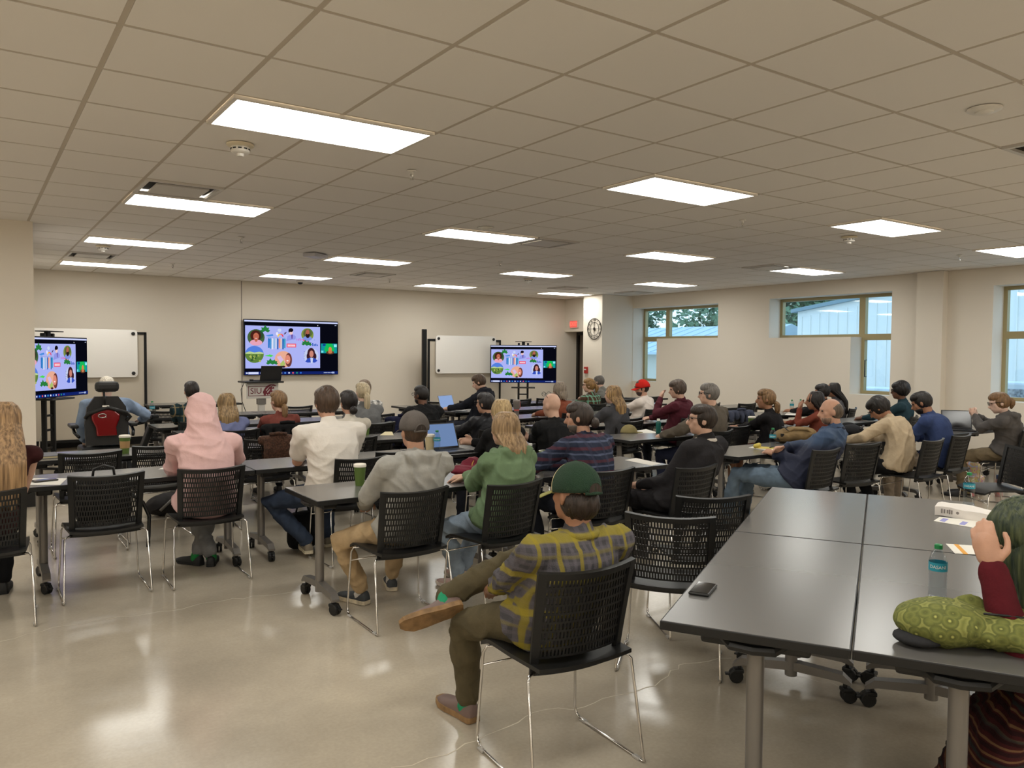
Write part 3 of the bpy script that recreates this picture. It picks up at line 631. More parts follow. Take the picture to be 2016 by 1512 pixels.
    t = text_mesh('16%', .034, 0)
    z = (lay[0]+3)*.00006; b.cur = M_((214, 40, 190)); b.add([(v.co.x+.0625, v.co.y+.085, z) for v in t.vertices], [tuple(p.vertices) for p in t.polygons])
    me = bpy.data.meshes.new('screen'); me.from_pydata(b.v, [], b.f)
    for m_ in mats: me.materials.append(m_)
    me.polygons.foreach_set('material_index', b.mi); me.update(); return me
SLIDE = slide_mesh()
def tv_parts(root, w, cz, y=0.):
    """screen facing -Y, centred at height cz"""
    h = w*.5625; b = MB(); b.cbox((0, y+.03, cz), (w+.022, .05, h+.024), .006); b.build('bezel', BLACK, root)
    b = MB(); b.cbox((0, y+.075, cz), (w*.6, .06, h*.6), .02); b.build('back_housing', BLACK, root)
    o = link('screen', SLIDE, root, (0, y+.0045, cz)); o.rotation_euler = (PI/2, 0, 0); o.scale = (w, w, 1)
    b = MB(); b.box((0, y+.004, cz-h/2-.006), (.06, .003, .005)); b.build('logo_bar', GREYM, root)
p0, p1 = at_y(480, 628, YB-.1), at_y(666, 737, YB-.1)
o = thing('wall_screen', 'large screen mounted on the front wall showing a lavender slide', 'television', ((p0.x+p1.x)/2, YB-.1, 0)); tv_parts(o, p1.x-p0.x-.02, (p0.z+p1.z)/2)
MB().box((0, .09, (p0.z+p1.z)/2), (.5, .025, .4)).build('wall_bracket', BLACKM, o)
def tv_stand(name, lab, x, y, rz, w, cz, shelf):
    o = thing(name, lab, 'television', (x, y, 0), rz); tv_parts(o, w, cz, -.08); h = w*.5625
    for s in (-.10, .10): MB().cbox((s, .06, (cz+h/2+.06)/2+.04), (.045, .06, cz+h/2-.02), .008).build('post', BLACKM, o)
    MB().cbox((0, .02, shelf), (.52, .36, .022), .008).build('shelf', BLACK, o); MB().cbox((0, .03, cz+h/2+.085), (.36, .18, .014), .004).build('camera_plate', BLACK, o)
    MB().box((0, .06, cz+h/2+.05), (.07, .05, .07)).build('neck', BLACKM, o)
    b = MB()
    for z in (.30, .55, .75): b.box((0, .06, z), (.16, .02, .03))
    b.build('brace', BLACKM, o)
    b = MB(); b.cbox((0, .06, .075), (.8, .06, .03), .008)
    for s in (-1, 1): b.cbox((s*.38, 0, .075), (.06, .62, .03), .008)
    b.build('base', BLACKM, o)
    for sx in (-1, 1):
        for sy in (-1, 1): c = MB(); c.lathe([(.02, -.012), (.03, -.009), (.03, .009), (.02, .012)], (sx*.38, sy*.27, .03), 12, Matrix.Rotation(PI/2, 3, 'Y')); c.build('caster_wheel', RUBBER, o)
    return o
aL = math.radians(54); wL = 1.43; dL = Vector((math.cos(aL), math.sin(aL), 0)); eR = at_y(172, 721, 12.94); cL = Vector((eR.x, 12.94, 0))-dL*wL/2+Vector((-dL.y, dL.x, 0))*.08
tv_stand('screen_cart', 'screen on a wheeled stand half hidden by the left wall corner', cL.x, cL.y, aL, wL, eR.z, .98)
tv_stand('screen_cart', 'screen on a wheeled stand before the right whiteboard', 10.02, 14.0, math.radians(-35), 1.43, 1.42, .90)
# cables of the left cart
b = MB(); b.tube([at_y(87, 788, 12.5), at_y(89, 815, 12.5), at_y(84, 845, 12.6), at_y(78, 870, 12.6), at_z(76, 915), at_z(60, 915)], .008, 6); tag(b.build('power_cable', mat('white cable', (226, 222, 214), .4), smooth=True), 'white cable hanging behind the left screen', 'cable')
b = MB(); b.tube([(at_y(97, 820, 15.11)), at_y(85, 838, 15.11), at_y(70, 855, 15.11)], .008, 6); tag(b.build('dark_cable', BLACK, smooth=True), 'dark cable slanting down the front wall at the left', 'cable')

# ================================================================ WHITEBOARDS
WB = mat('whiteboard enamel', (232, 228, 222), .16, spec=.6); FAB = mat('beige panel fabric', (190, 180, 164), .9)
def easel(lab, blab, x0, x1, bx0, bx1, bz0, bz1, y, ztop):
    o = thing('board_easel', lab, 'easel', ((x0+x1)/2, y, 0)); cx = (x0+x1)/2; t = .045
    for s in (x0, x1): MB().cbox((s-cx, 0, ztop/2+.04), (t, .04, ztop-.08), .006).build('post', BLACKM, o)
    for zz in (ztop-.022, .16): MB().box((0, 0, zz), (x1-x0, .04, t)).build('rail', BLACKM, o)
    MB().box((0, 0, (ztop+.16)/2), (x1-x0-t, .015, ztop-.2)).build('panel', FAB, o)
    for s in (x0, x1):
        MB().cbox((s-cx, 0, .07), (.05, .5, .03), .008).build('foot', BLACKM, o)
        for q in (-.22, .22): c = MB(); c.lathe([(.02, -.01), (.027, -.007), (.027, .007), (.02, .01)], (s-cx, q, .027), 12, Matrix.Rotation(PI/2, 3, 'Y')); c.build('caster_wheel', RUBBER, o)
    w = thing('whiteboard', blab, 'whiteboard', ((bx0+bx1)/2, y-.045, 0)); bw, bh = bx1-bx0, bz1-bz0; r = .06; pts = []
    for cx_, cz_, a0 in ((bw/2-r, bh/2-r, 0), (-bw/2+r, bh/2-r, PI/2), (-bw/2+r, -bh/2+r, PI), (bw/2-r, -bh/2+r, 1.5*PI)):
        for a in lsp(a0, a0+PI/2, 6): pts.append((cx_+r*math.cos(a), cz_+r*math.sin(a)))
    MB().prism(pts, .02, Matrix.Rotation(PI/2, 3, 'X'), (0, .01, (bz0+bz1)/2)).build('board', WB, w)
    for sx in (-1, 1):
        for sz in (-1, 1): c = MB(); c.lathe([(.030, 0), (.030, .012), (.022, .018)], (sx*(bw/2-.065), -.01, (bz0+bz1)/2+sz*(bh/2-.065)), 16, Matrix.Rotation(PI/2, 3, 'X')); c.build('knob', BLACK, w)
    return o
easel('black framed easel with a beige panel at the left', 'whiteboard behind the left screen', .70, 2.495, .60, 2.365, 1.20, 2.0, 14.62, 1.965)
easel('black framed easel with a beige panel at the right', 'whiteboard left of the right hand screen', 8.0, 9.81, 8.145, 9.67, 1.21, 2.02, 14.62, 1.945)
o = thing('black_post', 'tall black upright post left of the right whiteboard', 'stand', (7.83, 14.5, 0))
MB().cbox((0, 0, 1.11), (.095, .07, 2.06), .01).build('upright', BLACKM, o); MB().cbox((0, 0, .045), (.5, .09, .05), .01).build('base_bar', BLACKM, o); MB().cbox((0, 0, .05), (.09, .5, .05), .01).build('foot_bar', BLACKM, o)

# ================================================================ LECTERN
LY = 13.4; MAR = mat('maroon print', (112, 28, 44), .6); LW = mat('lectern grey', (206, 202, 196), .45)
o = thing('lectern', 'slim grey lectern with a maroon SIU sign and black top', 'lectern', (4.14, LY, 0))
MB().cbox((0, .06, .98), (.54, .02, .27), .004).build('sign_panel', LW, o); MB().cbox((0, .16, 1.128), (.66, .46, .03), .008).build('top', BLACK, o)
MB().box((0, .14, .50), (.10, .09, .92)).build('post', LW, o); MB().cbox((0, .14, .03), (.56, .46, .05), .012).build('base', GREYM, o); MB().box((0, .14, .80), (.13, .12, .12)).build('collar', GREYM, o)
sg = o.children[0]
b = MB()
for cx, cz, dx, dz in ((-.045, .075, .39, .008), (-.045, -.085, .39, .008), (-.24, -.005, .008, .168), (.15, -.005, .008, .168)): b.box((cx, .048, .98+cz), (dx, .004, dz))
b.build('sign_border', MAR, o)
t = link('lettering', text_mesh('SIU', .14, .001, mats=(MAR,)), o, (-.115, .047, .972)); t.rotation_euler = (PI/2, 0, 0)
dog = [(.02, -.08), (.00, -.03), (.03, .03), (.07, .075), (.12, .10), (.19, .10), (.24, .075), (.21, .07), (.17, .075), (.15, .06), (.19, .055), (.20, .03), (.17, .02), (.145, .03), (.15, .0), (.185, -.02), (.17, -.05), (.14, -.03), (.12, -.05), (.14, -.085), (.10, -.06), (.085, -.09), (.06, -.055), (.045, -.09)]
MB().prism([(x, z) for x, z in dog], .003, Matrix.Rotation(PI/2, 3, 'X'), (0, .048, .985)).build('dog_emblem', MAR, o)
b = MB()
for q in ([(.05, .0), (.10, .055), (.105, .05), (.06, -.01)], [(.07, -.03), (.12, .02), (.125, .012), (.08, -.045)], [(.11, .065), (.16, .085), (.16, .08), (.115, .055)], [(.15, .045), (.175, .048), (.17, .04)]): b.prism(q, .002, Matrix.Rotation(PI/2, 3, 'X'), (0, .0445, .985))
b.build('emblem_line', LW, o)
def laptop(lab, x, y, z, rz, open_deg=105, w=.33, scr=None, body=None, cat='laptop'):
    o = thing('laptop', lab, 'laptop', (x, y, z), rz, 'open laptops'); body = body or mat('laptop shell', (40, 40, 43), .4, .3); d = w*.68
    base = MB().cbox((0, 0, .008), (w, d, .016), .004).build('base', body, o)
    b = MB()
    for r in range(5):
        for c in range(13): b.box((-.42*w+c*.07*w, .05*d+.30*d-r*.095*d, .0168), (.055*w, .07*d, .002))
    b.build('keyboard', mat('laptop keys', (18, 18, 20), .5), base); MB().box((0, -.30*d, .0165), (.3*w, .22*d, .001)).build('trackpad', mat('trackpad', (58, 58, 62), .3), base)
    a = math.radians(open_deg-90); Mh = Matrix.Rotation(-a, 3, 'X'); hc_ = Vector((0, d/2-.004, .016))
    lid = MB(); lid.cbox(hc_+Mh @ Vector((0, .004, d/2)), (w, .008, d), .003, Mh); L = lid.build('lid', body, o)
    s = MB(); s.box(hc_+Mh @ Vector((0, -.0007, d/2+.004)), (w*.94, .001, d*.88), Mh); s.build('display', scr or mat('dark display', (16, 17, 20), .12), L); return o
laptop('grey laptop open on the lectern', 4.24, LY+.12, 1.143, math.radians(186), 105, .38)
b = MB(); b.cbox((-.17, .12, 1.158), (.06, .05, .03), .006); b.build('control_box', BLACK, o)
b = MB(); b.tube([(-.28, .16, 1.12), (-.34, .14, 1.0), (-.33, .12, .8), (-.26, .12, .6), (-.22, .12, .05)], .006, 6); b.tube([(-.27, .1, 1.1), (-.25, .08, 1.0), (-.10, .10, .88)], .005, 6); b.build('cable', BLACK, o, smooth=True)

# ================================================================ WALL FIXTURES
o = thing('wall_clock', 'round black iron clock with roman numerals on the white pillar', 'clock', (11.62, 13.475, 2.215)); IRON = mat('dark iron', (44, 38, 32), .5, .5)
My = Matrix(((0, 0, -1), (-1, 0, 0), (0, 1, 0)))       # local XY -> wall plane facing -X (text reads correctly)
def ringm(r, t): bb = MB(); bb.tube([My @ Vector((r*math.cos(a), r*math.sin(a), .018)) for a in lsp(0, 2*PI, 41)], t, 6); return bb
ringm(.232, .009).build('outer_ring', IRON, o, smooth=True); ringm(.150, .006).build('inner_ring', IRON, o, smooth=True)
for k, s in enumerate(('XII', 'I', 'II', 'III', 'IIII', 'V', 'VI', 'VII', 'VIII', 'IX', 'X', 'XI')):
    me = text_mesh(s, .058, .003, mats=(IRON,)); a = -k*PI/6
    q = link('numeral', me, o); q.matrix_local = (Matrix.Translation(My @ Vector((math.sin(-a)*.191, math.cos(a)*.191, .018)))) @ (My @ Matrix.Rotation(a, 3, 'Z')).to_4x4()
b = MB(); b.prism([(0, .05), (.036, 0), (0, -.05), (-.036, 0)], .012, My, My @ Vector((0, 0, .016))); b.build('hub', IRON, o)
b = MB()
for a in (0, PI/2, PI, 1.5*PI): b.tube([My @ Vector((0, 0, .016)), My @ Vector((.15*math.sin(a), .15*math.cos(a), .016))], .004, 6)
b.build('spoke', IRON, o); b = MB(); b.tube([My @ Vector((0, 0, .026)), My @ Vector((0, .14, .026))], .005, 6); b.build('minute_hand', IRON, o); b = MB(); b.tube([My @ Vector((0, 0, .024)), My @ Vector((0, -.10, .024))], .006, 6); b.build('hour_hand', IRON, o)
o = thing('exit_sign', 'red lit EXIT sign above the alcove door', 'exit sign', (12.07, 14.74, 2.365))
MB().cbox((-.02, 0, 0), (.04, .30, .19), .006).build('housing', mat('sign housing', (214, 196, 186), .5), o)
q = link('lettering', text_mesh('EXIT', .135, .002, mats=(emat('red sign glow', (1.0, .06, .04), 2.6),)), o); q.matrix_local = Matrix.Translation((-.043, 0, 0)) @ My.to_4x4()
MB().box((-.0405, 0, 0), (.002, .27, .16)).build('face', emat('sign face glow', (1.0, .16, .12), .55), o)
o = thing('fire_alarm', 'small red fire alarm pull on the pillar below the clock', 'fire alarm', (11.62, 13.74, 1.28))
MB().cbox((-.025, 0, 0), (.05, .10, .15), .008).build('box', mat('alarm red', (176, 44, 38), .4), o); MB().box((-.052, 0, .015), (.006, .07, .03)).build('handle', WHITEP, o)
# ================================================================ PEOPLE
V3 = Vector
def folds(P, seed, k):
    r = np.random.default_rng(seed); o = np.zeros(len(P)); W = P+.035*np.sin(P[:, [1, 2, 0]]*13+seed)+.015*np.sin(P[:, [2, 0, 1]]*31+2*seed)
    for i in range(4):
        d = r.normal(size=3)*np.array([1, .8, 1.1]); d /= np.linalg.norm(d); e = r.normal(size=3); e /= np.linalg.norm(e)
        ph = W @ d*k*(.8+.5*r.random())+r.random()*6+1.2*np.sin(W @ e*k*.45)
        mask = np.clip(.5+.9*np.sin(W @ e*9+r.random()*6), 0, 1)
        o += ((1-np.abs(np.sin(ph)))**2-.3)*mask
    return o/1.8
def wrinkle(P, seed, k):
    r = np.random.default_rng(seed); o = np.zeros(len(P)); W = P+.03*np.sin(P[:, [1, 2, 0]]*17+seed)
    for i in range(6):
        d = r.normal(size=3); d /= np.linalg.norm(d); o += np.sin(W @ d*k*(.7+.6*r.random())+r.random()*6)
    return o/6
def remesh(mb, voxel, m_, smooth=6, wr=None, seed=0):
    me = mb.mesh('tmp'); ob = bpy.data.objects.new('tmp', me); COL.objects.link(ob)
    md = ob.modifiers.new('r', 'REMESH'); md.mode = 'VOXEL'; md.voxel_size = voxel; md.use_smooth_shade = True
    if smooth: sm = ob.modifiers.new('s', 'SMOOTH'); sm.factor = .5; sm.iterations = smooth
    out = bpy.data.meshes.new_from_object(ob.evaluated_get(bpy.context.evaluated_depsgraph_get()))
    bpy.data.objects.remove(ob); bpy.data.meshes.remove(me)
    n = len(out.vertices); co = np.empty(n*3, 'f4'); no = np.empty(n*3, 'f4'); out.vertices.foreach_get('co', co); out.vertices.foreach_get('normal', no)
    if wr:
        P = co.reshape(-1, 3).astype(float); N = no.reshape(-1, 3)
        w = folds(P, seed, wr[1])+.4*wrinkle(P, seed+9, wr[1]*.5)
        co = (P+N*(w*wr[0])[:, None]).astype('f4').ravel(); out.vertices.foreach_set('co', co)
    out.materials.clear(); out.materials.append(m_); out.polygons.foreach_set('use_smooth', [True]*len(out.polygons)); out.update()
    return out
def frame3(yaw, pitch, roll=0):
    return Matrix.Rotation(yaw, 3, 'Z') @ Matrix.Rotation(pitch, 3, 'X') @ Matrix.Rotation(roll, 3, 'Y')
def ik(a, c, l1, l2, pole):
    d = c-a; L = min(d.length, (l1+l2)*.985); d = d.normalized(); x = (l1*l1-l2*l2+L*L)/(2*L); h = math.sqrt(max(0, l1*l1-x*x))
    p = V3(pole); p = (p-d*p.dot(d)).normalized(); return a+d*x+p*h, a+d*L
SKIN = {'fair': (204, 164, 142), 'light': (190, 146, 122), 'tan': (158, 114, 88), 'brown': (108, 74, 56), 'pale': (212, 178, 160)}
def skin(k): return mat('skin '+k, SKIN[k], .5, noise=(22, .06), bump=(180, .08), spec=.35)
def hairmat(k, c, c2=None, st=(60, 60, 2.5)): return mat('hair '+k, c, .42, noise=(1.3, .38), bump=(2.2, .5), stretch=st, spec=.4, rgb2=c2)
def head_mb(b, M, c, k=1.0, beard=False):
    P = lambda x, y, z: c+M @ V3((x*k, y*k, z*k))
    b.ell(P(0, -.006, .022), (.074*k, .094*k, .096*k), M, 20, 14)
    b.ell(P(0, .030, -.050), (.058*k, .058*k, .066*k), M, 16, 10)
    b.ell(P(0, .058, -.094), (.030*k, .026*k, .022*k), M, 12, 8)
    b.limb([P(0, .084, .018), P(0, .104, -.018), P(0, .112, -.034)], [.010*k, .0125*k, .0145*k], 10)
    b.limb([P(-.036, .078, .026), P(0, .090, .028), P(.036, .078, .026)], [.011*k]*3, 8)
    b.limb([P(-.020, .083, -.062), P(0, .090, -.064), P(.020, .083, -.062)], [.010*k]*3, 8)
    for s in (-1, 1):
        b.ell(P(s*.078, -.012, -.012), (.010*k, .019*k, .031*k), M @ Matrix.Rotation(s*.35, 3, 'Z'), 10, 8)
        b.ell(P(s*.046, .052, -.022), (.020*k, .020*k, .022*k), M, 10, 8)
def hand_mb(b, w, d, n, side, curl=.35, spread=.0):
    """w wrist, d pointing direction, n back-of-hand normal; side=+1 right, -1 left"""
    d = d.normalized(); n = (n-d*n.dot(d)).normalized(); x = d.cross(n)*side      # x points to the thumb side * -1
    x = n.cross(d)*side
    b.limb([w, w+d*.03, w+d*.085], [.025, .030, .031], 10)
    b.limb([w+d*.03+x*.018, w+d*.088+x*.026], [.018, .014], 8); b.limb([w+d*.03-x*.018, w+d*.08-x*.028], [.018, .013], 8)
    for i, (o, L) in enumerate(((.029, .068), (.010, .078), (-.010, .074), (-.029, .058))):
        p0 = w+d*(.088-.004*abs(i-1.2))+x*o; c = curl*(1+.15*i); p = p0; a = 0; pts = [p0]; dd = (d+x*spread*o*20).normalized()
        for q, f in ((.45, .6), (.32, 1.0), (.23, .9)):
            a += c*f; p = p+(dd*math.cos(a)-n*math.sin(a))*L*q; pts.append(p)
        b.limb(pts, [.0098, .0092, .0085, .0075], 8)
    t0 = w+d*.025+x*.026; t1 = t0+(d*.6+x*.75-n*.2).normalized()*.038; t2 = t1+(d*.95+x*.2-n*.3).normalized()*.032; t3 = t2+(d*.95-x*.1-n*.35).normalized()*.026
    b.limb([t0, t1, t2, t3], [.015, .0125, .011, .009], 8)
TT = [-.16, -.10, 0, .15, .30, .50, .68, .80, .90, .965]
MRX = [.11, .150, .172, .166, .160, .166, .178, .180, .160, .105]; MRY = [.09, .115, .128, .124, .118, .118, .120, .112, .092, .075]
FRX = [.11, .155, .180, .160, .142, .146, .156, .154, .136, .085]; FRY = [.09, .118, .128, .116, .106, .112, .116, .106, .085, .066]
def torso_rings(B, D, X, fat, female, add, t0=-.2, t1=2, belly=0., n=24, sag=0):
    rx, ry = (FRX, FRY) if female else (MRX, MRY); rings = []
    for t, a, c in zip(TT, rx, ry):
        if t < t0-1e-6 or t > t1+1e-6: continue
        tc = min(max(t, 0), 1); ctr = B(tc)+(D(tc)*(t-tc)*.5 if t != tc else V3((0, 0, 0))); tan = D(tc).normalized(); nb = X.cross(tan).normalized()
        f = 1+(fat-1)*(1 if t < .75 else .55); k = 1+belly*max(0, 1-abs(t-.2)/.35); ad = add*(1 if t < .9 else .6)
        if sag and t < .7: ad += sag*(.7-t)
        rings.append([ctr+X*(a*f*k+ad)*math.cos(2*PI*j/n)+nb*(c*f*k+ad)*math.sin(2*PI*j/n) for j in range(n)])
    return rings
def strand_shell(b, M, c, r, seed, nu=64, nv=26, amp=.03, z0=None, ruff=0.):
    rs = random.Random(seed); ph = [rs.uniform(0, 6.28) for _ in range(6)]
    def fn(p, th, phi):
        w = amp*(math.sin(11*phi+ph[0]+2*math.sin(3*th+ph[1]))+.7*math.sin(23*phi+ph[2]+1.5*th))*math.sin(th)
        w += ruff*(math.sin(9*phi+ph[3])*math.sin(7*th+ph[4])+math.sin(17*phi+5*th+ph[5]))
        return p*(1+w)
    b.ell(c, r, M, nu, nv, fn)
def hair_long(b, M, c, k, length, seed, width=.10, wav=.0, back=.0, nb=None, spread=.0):
    """falling hair from the crown down the back; hangs straight down from the head"""
    rs = random.Random(seed); ph = [rs.uniform(0, 6.28) for _ in range(8)]; rings = []; N = 26; n = 72
    Y = (M @ V3((0, 1, 0))); Y = V3((Y.x, Y.y, 0)).normalized(); X = V3((Y.y, -Y.x, 0))
    for i in range(N+1):
        t = i/N; z = .115*k-(.115*k+length)*t; zz = -z/k
        if z > -.02: q = min(1, max(0, (.118*k-z)/(.118*k))); s = math.sqrt(max(0, 1-(1-q)**2)); rx = (.028+.064*s)*k; ry = (.035+.064*s)*k; cy = -.020*k
        else:
            u = min(1, (-.02-z)/max(.01, length-.02)); rx = (.092*(1-u)+width*u*(1-.35*u*u))*k+spread*u; ry = (.099*(1-min(1, u*2.2))+.050*min(1, u*2.2))*k; cy = (-.020-.040*min(1, u*2))*k-back*min(1, u*2.2)**.8
        ring = []
        for j in range(n):
            a = 2*PI*j/n; w = 1+.045*math.sin(9*a+ph[0]+wav*6*t+ph[1])+.03*math.sin(21*a+ph[2]+4*t)+.018*math.sin(40*a+ph[3]+7*t*wav)
            if wav: w += .035*wav*math.sin(14*t+3*a+ph[4])
            zz = z-(.05*length*(math.sin(7*a+ph[5])+.6*math.sin(17*a+ph[6]))*max(0, t-.5)*2)
            ring.append(c+X*rx*w*math.cos(a)+Y*(cy+ry*w*math.sin(a))+V3((0, 0, zz)))
        rings.append(ring)
    b.loft(rings)
def tail(b, pts, r, seed, n=24):
    rs = random.Random(seed); ph = rs.uniform(0, 6); pts = [V3(p) for p in pts]
    # resample
    P = []; Rr = []
    for i in range(len(pts)-1):
        for q in range(5): f = q/5; P.append(pts[i].lerp(pts[i+1], f)); Rr.append(r[i]+(r[i+1]-r[i])*f)
    P.append(pts[-1]); Rr.append(r[-1])
    s = MB(); s.tube(P, Rr, n)
    V = []
    for i, p in enumerate(P):
        for j in range(n):
            v = V3(s.v[i*n+j]); w = 1+.12*math.sin(7*2*PI*j/n+ph+i*.25)+.08*math.sin(11*2*PI*j/n+2*ph-i*.2); V.append(p+(v-p)*w)
    b.add(V, s.f)
def shoe_parts(M, c, root, up, sole, k=1.0, name='shoe', lace=None):
    st = [(-.075, .026, .070), (-.062, .034, .088), (-.03, .037, .092), (.01, .036, .085), (.05, .040, .068), (.10, .046, .055), (.15, .045, .047), (.185, .034, .038), (.205, .016, .026)]
    n = 14; r1 = []; r2 = []; b0 = .018
    for y, w, h in st:
        r1.append([c+M @ V3((w*k*math.cos(PI*j/(n-1)), y*k, (b0+(h-b0)*max(0, math.sin(PI*j/(n-1)))**.7)*k)) for j in range(n)]+[c+M @ V3((-w*.5*k, y*k, b0*k)), c+M @ V3((w*.5*k, y*k, b0*k))])
        ww = w*1.06; zt = .026 if y < .16 else .03
        zb = 0. if y < .15 else (y-.15)*.25
        r2.append([c+M @ V3(q) for q in ((ww*k, y*1.02*k, zb*k), (ww*k, y*1.02*k, zt*k), (-ww*k, y*1.02*k, zt*k), (-ww*k, y*1.02*k, zb*k))])
    b = MB(); b.loft(r1); s = b.build(name, up, root, smooth=True); s.data.set_sharp_from_angle(angle=.9)
    b = MB(); b.loft(r2); b.build('sole', sole, s)
    return s
ARMS = {  # hand target (x is outward for the side), back-of-hand normal, elbow pole
 'table': ((.10, .40, .772), (0, .2, 1), (.5, -.5, -1)), 'tablein': ((-.02, .36, .775), (0, .2, 1), (.8, -.5, -.8)), 'lap': ((.09, .27, .63), (0, .3, 1), (.45, -.8, -.6)),
 'cross': ((-.10, .25, .82), (0, 1, .2), (.7, .2, -1)), 'type': ((.10, .42, .79), (0, .1, 1), (.5, -.6, -1)), 'down': ((.26, .12, .58), (1, 0, 0), (.5, -1, 0)), 'far': ((.16, .46, .768), (0, .2, 1), (1, -.4, -.2))}
PEOPLE = []
def person(label, hip, deg, hu, hv, hy, skin_='light', female=False, fat=1., belly=0., sw=None, hyaw=0., hpitch=0., hroll=0., hair=('short', 'dark brown', (44, 32, 24)), top=None, pants=((40, 42, 50), 'dark trousers'),
           arms=('table', 'table'), legs=(None, None), vox=.015, bvox=None, shoe=((30, 28, 27), (24, 24, 24)), sock=None, chair_at=True, chair_label=None, seat=.455, bend=.045, headk=1.0, glasses=False, cap=None, seed=1, hood=None, collar=None, skirt=None, arm_pts=(None, None), beard=None, hands=True, hip_dz=0.):
    """hu,hv = photo pixel of the crown of the head, hy = its distance along the room"""
    yaw = math.radians(deg); hip0 = hip; hip = (hip[0]-math.sin(yaw)*.075, hip[1]+math.cos(yaw)*.075) if chair_at is not None else hip; root = thing('person', label, 'person', (hip[0], hip[1], 0), yaw, 'seated audience'); PEOPLE.append(root)
    Rm = Matrix.Rotation(-yaw, 3, 'Z'); top_w = at_y(hu, hv, hy); Tl = Rm @ (top_w-V3((hip[0], hip[1], 0)))
    hm = frame3(math.radians(hyaw), math.radians(hpitch), math.radians(hroll)); k = headk
    hc = Tl-hm @ V3((0, 0, .118*k)); N = hc+hm @ V3((0, -.030*k, -.105*k))+V3((0, -.012, -.045))
    H = V3((0, 0, seat+.095+hip_dz)); X = V3((1, 0, 0)); ctl = (H+N)/2+V3((0, -bend*2-.5*max(0, N.y-H.y)*.0, 0))
    # keep the spine bulging backwards when leaning
    sp = (N-H); nb = X.cross(sp.normalized()); ctl = (H+N)/2+nb*bend*2
    B = lambda t: H*(1-t)**2+ctl*2*t*(1-t)+N*t*t
    D = lambda t: (ctl-H)*2*(1-t)+(N-ctl)*2*t
    L = sp.length; s = max(.86, min(1.14, L/.50))
    sw = sw or (.165 if female else .192); sw *= (1+(fat-1)*.5)
    bm = skin(skin_); bvox = bvox or vox
    body = MB(); head_mb(body, hm, hc, k)
    body.limb([N+V3((0, -.005, -.03)), N+V3((0, .004, .02)), hc+hm @ V3((0, -.02*k, -.06*k))], [.058*(.88 if female else 1), .053*(.86 if female else 1), .056*(.86 if female else 1)], 14)
    body.loft(torso_rings(B, D, X, fat*.90, female, -.008, -.2, .9))
    armr = (1+(fat-1)*.6)*(.84 if female else 1); legr = (1+(fat-1)*.5)*(.97 if female else 1)
    J = {}
    for i, sd in enumerate((-1, 1)):
        S = B(.88)+X*sd*sw+V3((0, .005, -.005)); sp_ = arms[i]
        if arm_pts[i]: hand, nrm, pole = [V3(q) for q in arm_pts[i]]
        else:
            h_, n_, p_ = ARMS[sp_]; hand = V3((h_[0]*sd, h_[1], h_[2])); nrm = V3((n_[0]*sd, n_[1], n_[2])); pole = V3((p_[0]*sd, p_[1], p_[2]))
        ua, fa = .285*s, .25*s; E, Wr = ik(S, hand, ua, fa, pole); J[sd] = (S, E, Wr, nrm)
        body.limb([B(.86)+X*sd*.06, S, S.lerp(E, .45), E, E.lerp(Wr, .3), Wr], [.058*armr, .057*armr, .047*armr, .039*armr, .038*armr, .027*armr], 12)
        if hands: hand_mb(body, Wr, (Wr-E), nrm, sd, curl=.30)
        else: body.limb([Wr, Wr+(Wr-E).normalized()*.14], [.028, .02], 8)
    G = {}
    for i, sd in enumerate((-1, 1)):
        hp = H+X*sd*.088+V3((0, .02, -.012)); lg = legs[i]
        an = V3(lg[0]) if lg else V3((sd*.11, .40, .095)); pole = V3(lg[1]) if lg and len(lg) > 1 and lg[1] else V3((sd*.15, .6, 1)); fy = math.radians(lg[2]) if lg and len(lg) > 2 else -sd*.12; ft = lg[3] if lg and len(lg) > 3 else None
        K, A = ik(hp, an, .425*s, .41*s, pole); G[sd] = (hp, K, A, fy, ft)
        body.limb([hp, hp.lerp(K, .5), K, K.lerp(A, .35), A], [.082*legr, .070*legr, .054*legr, .052*legr, .034*legr], 12)
        fm = ft if ft is not None else Matrix.Rotation(fy, 3, 'Z')
        body.limb([A, A+fm @ V3((0, .02, -.05)), A+fm @ V3((0, .12, -.066))], [.032, .024, .018], 8)
    link('body', remesh(body, bvox, bm, 3), root)
    # ---- trousers
    pm = cloth(pants[1], pants[0], .14) if not isinstance(pants[0], bpy.types.Material) else pants[0]
    b = MB(); b.loft(torso_rings(B, D, X, fat*.96, female, .010, -.2, .16))
    b.ell(H+V3((0, .0, -.03)), (.178*fat, .135, .085))
    if skirt:
        kn = (G[-1][1]+G[1][1])/2; hem = skirt[0]; aa = (G[-1][2]+G[1][2])/2
        rings = []
        for t in lsp(0, 1, 7): c = H.lerp(kn, t)+V3((0, 0, .0)); rx = .19+.07*t; rings.append([c+V3((rx*math.cos(2*PI*j/20), 0, .095*math.sin(2*PI*j/20)-.005)) for j in range(20)])
        if hem < .4:
            for t in lsp(.15, 1, 6): c = kn.lerp(V3((aa.x, aa.y+.02, hem)), t); rx = .22+.16*t; rings.append([c+V3((rx*math.cos(2*PI*j/20), .10*math.sin(2*PI*j/20)+.02, 0)) for j in range(20)])
        b.loft(rings)
    else:
        for sd in (-1, 1):
            hp, K, A, fy, ft = G[sd]; e = A+(K-A).normalized()*.02
            b.limb([hp, hp.lerp(K, .5), K, K.lerp(A, .35), K.lerp(A, .7), e], [.094*legr, .082*legr, .069*legr, .066*legr, .060*legr, .055*legr], 14)
    link('skirt' if skirt else 'trousers', remesh(b, vox, pm, 5, (.015, 30), seed+3), root)
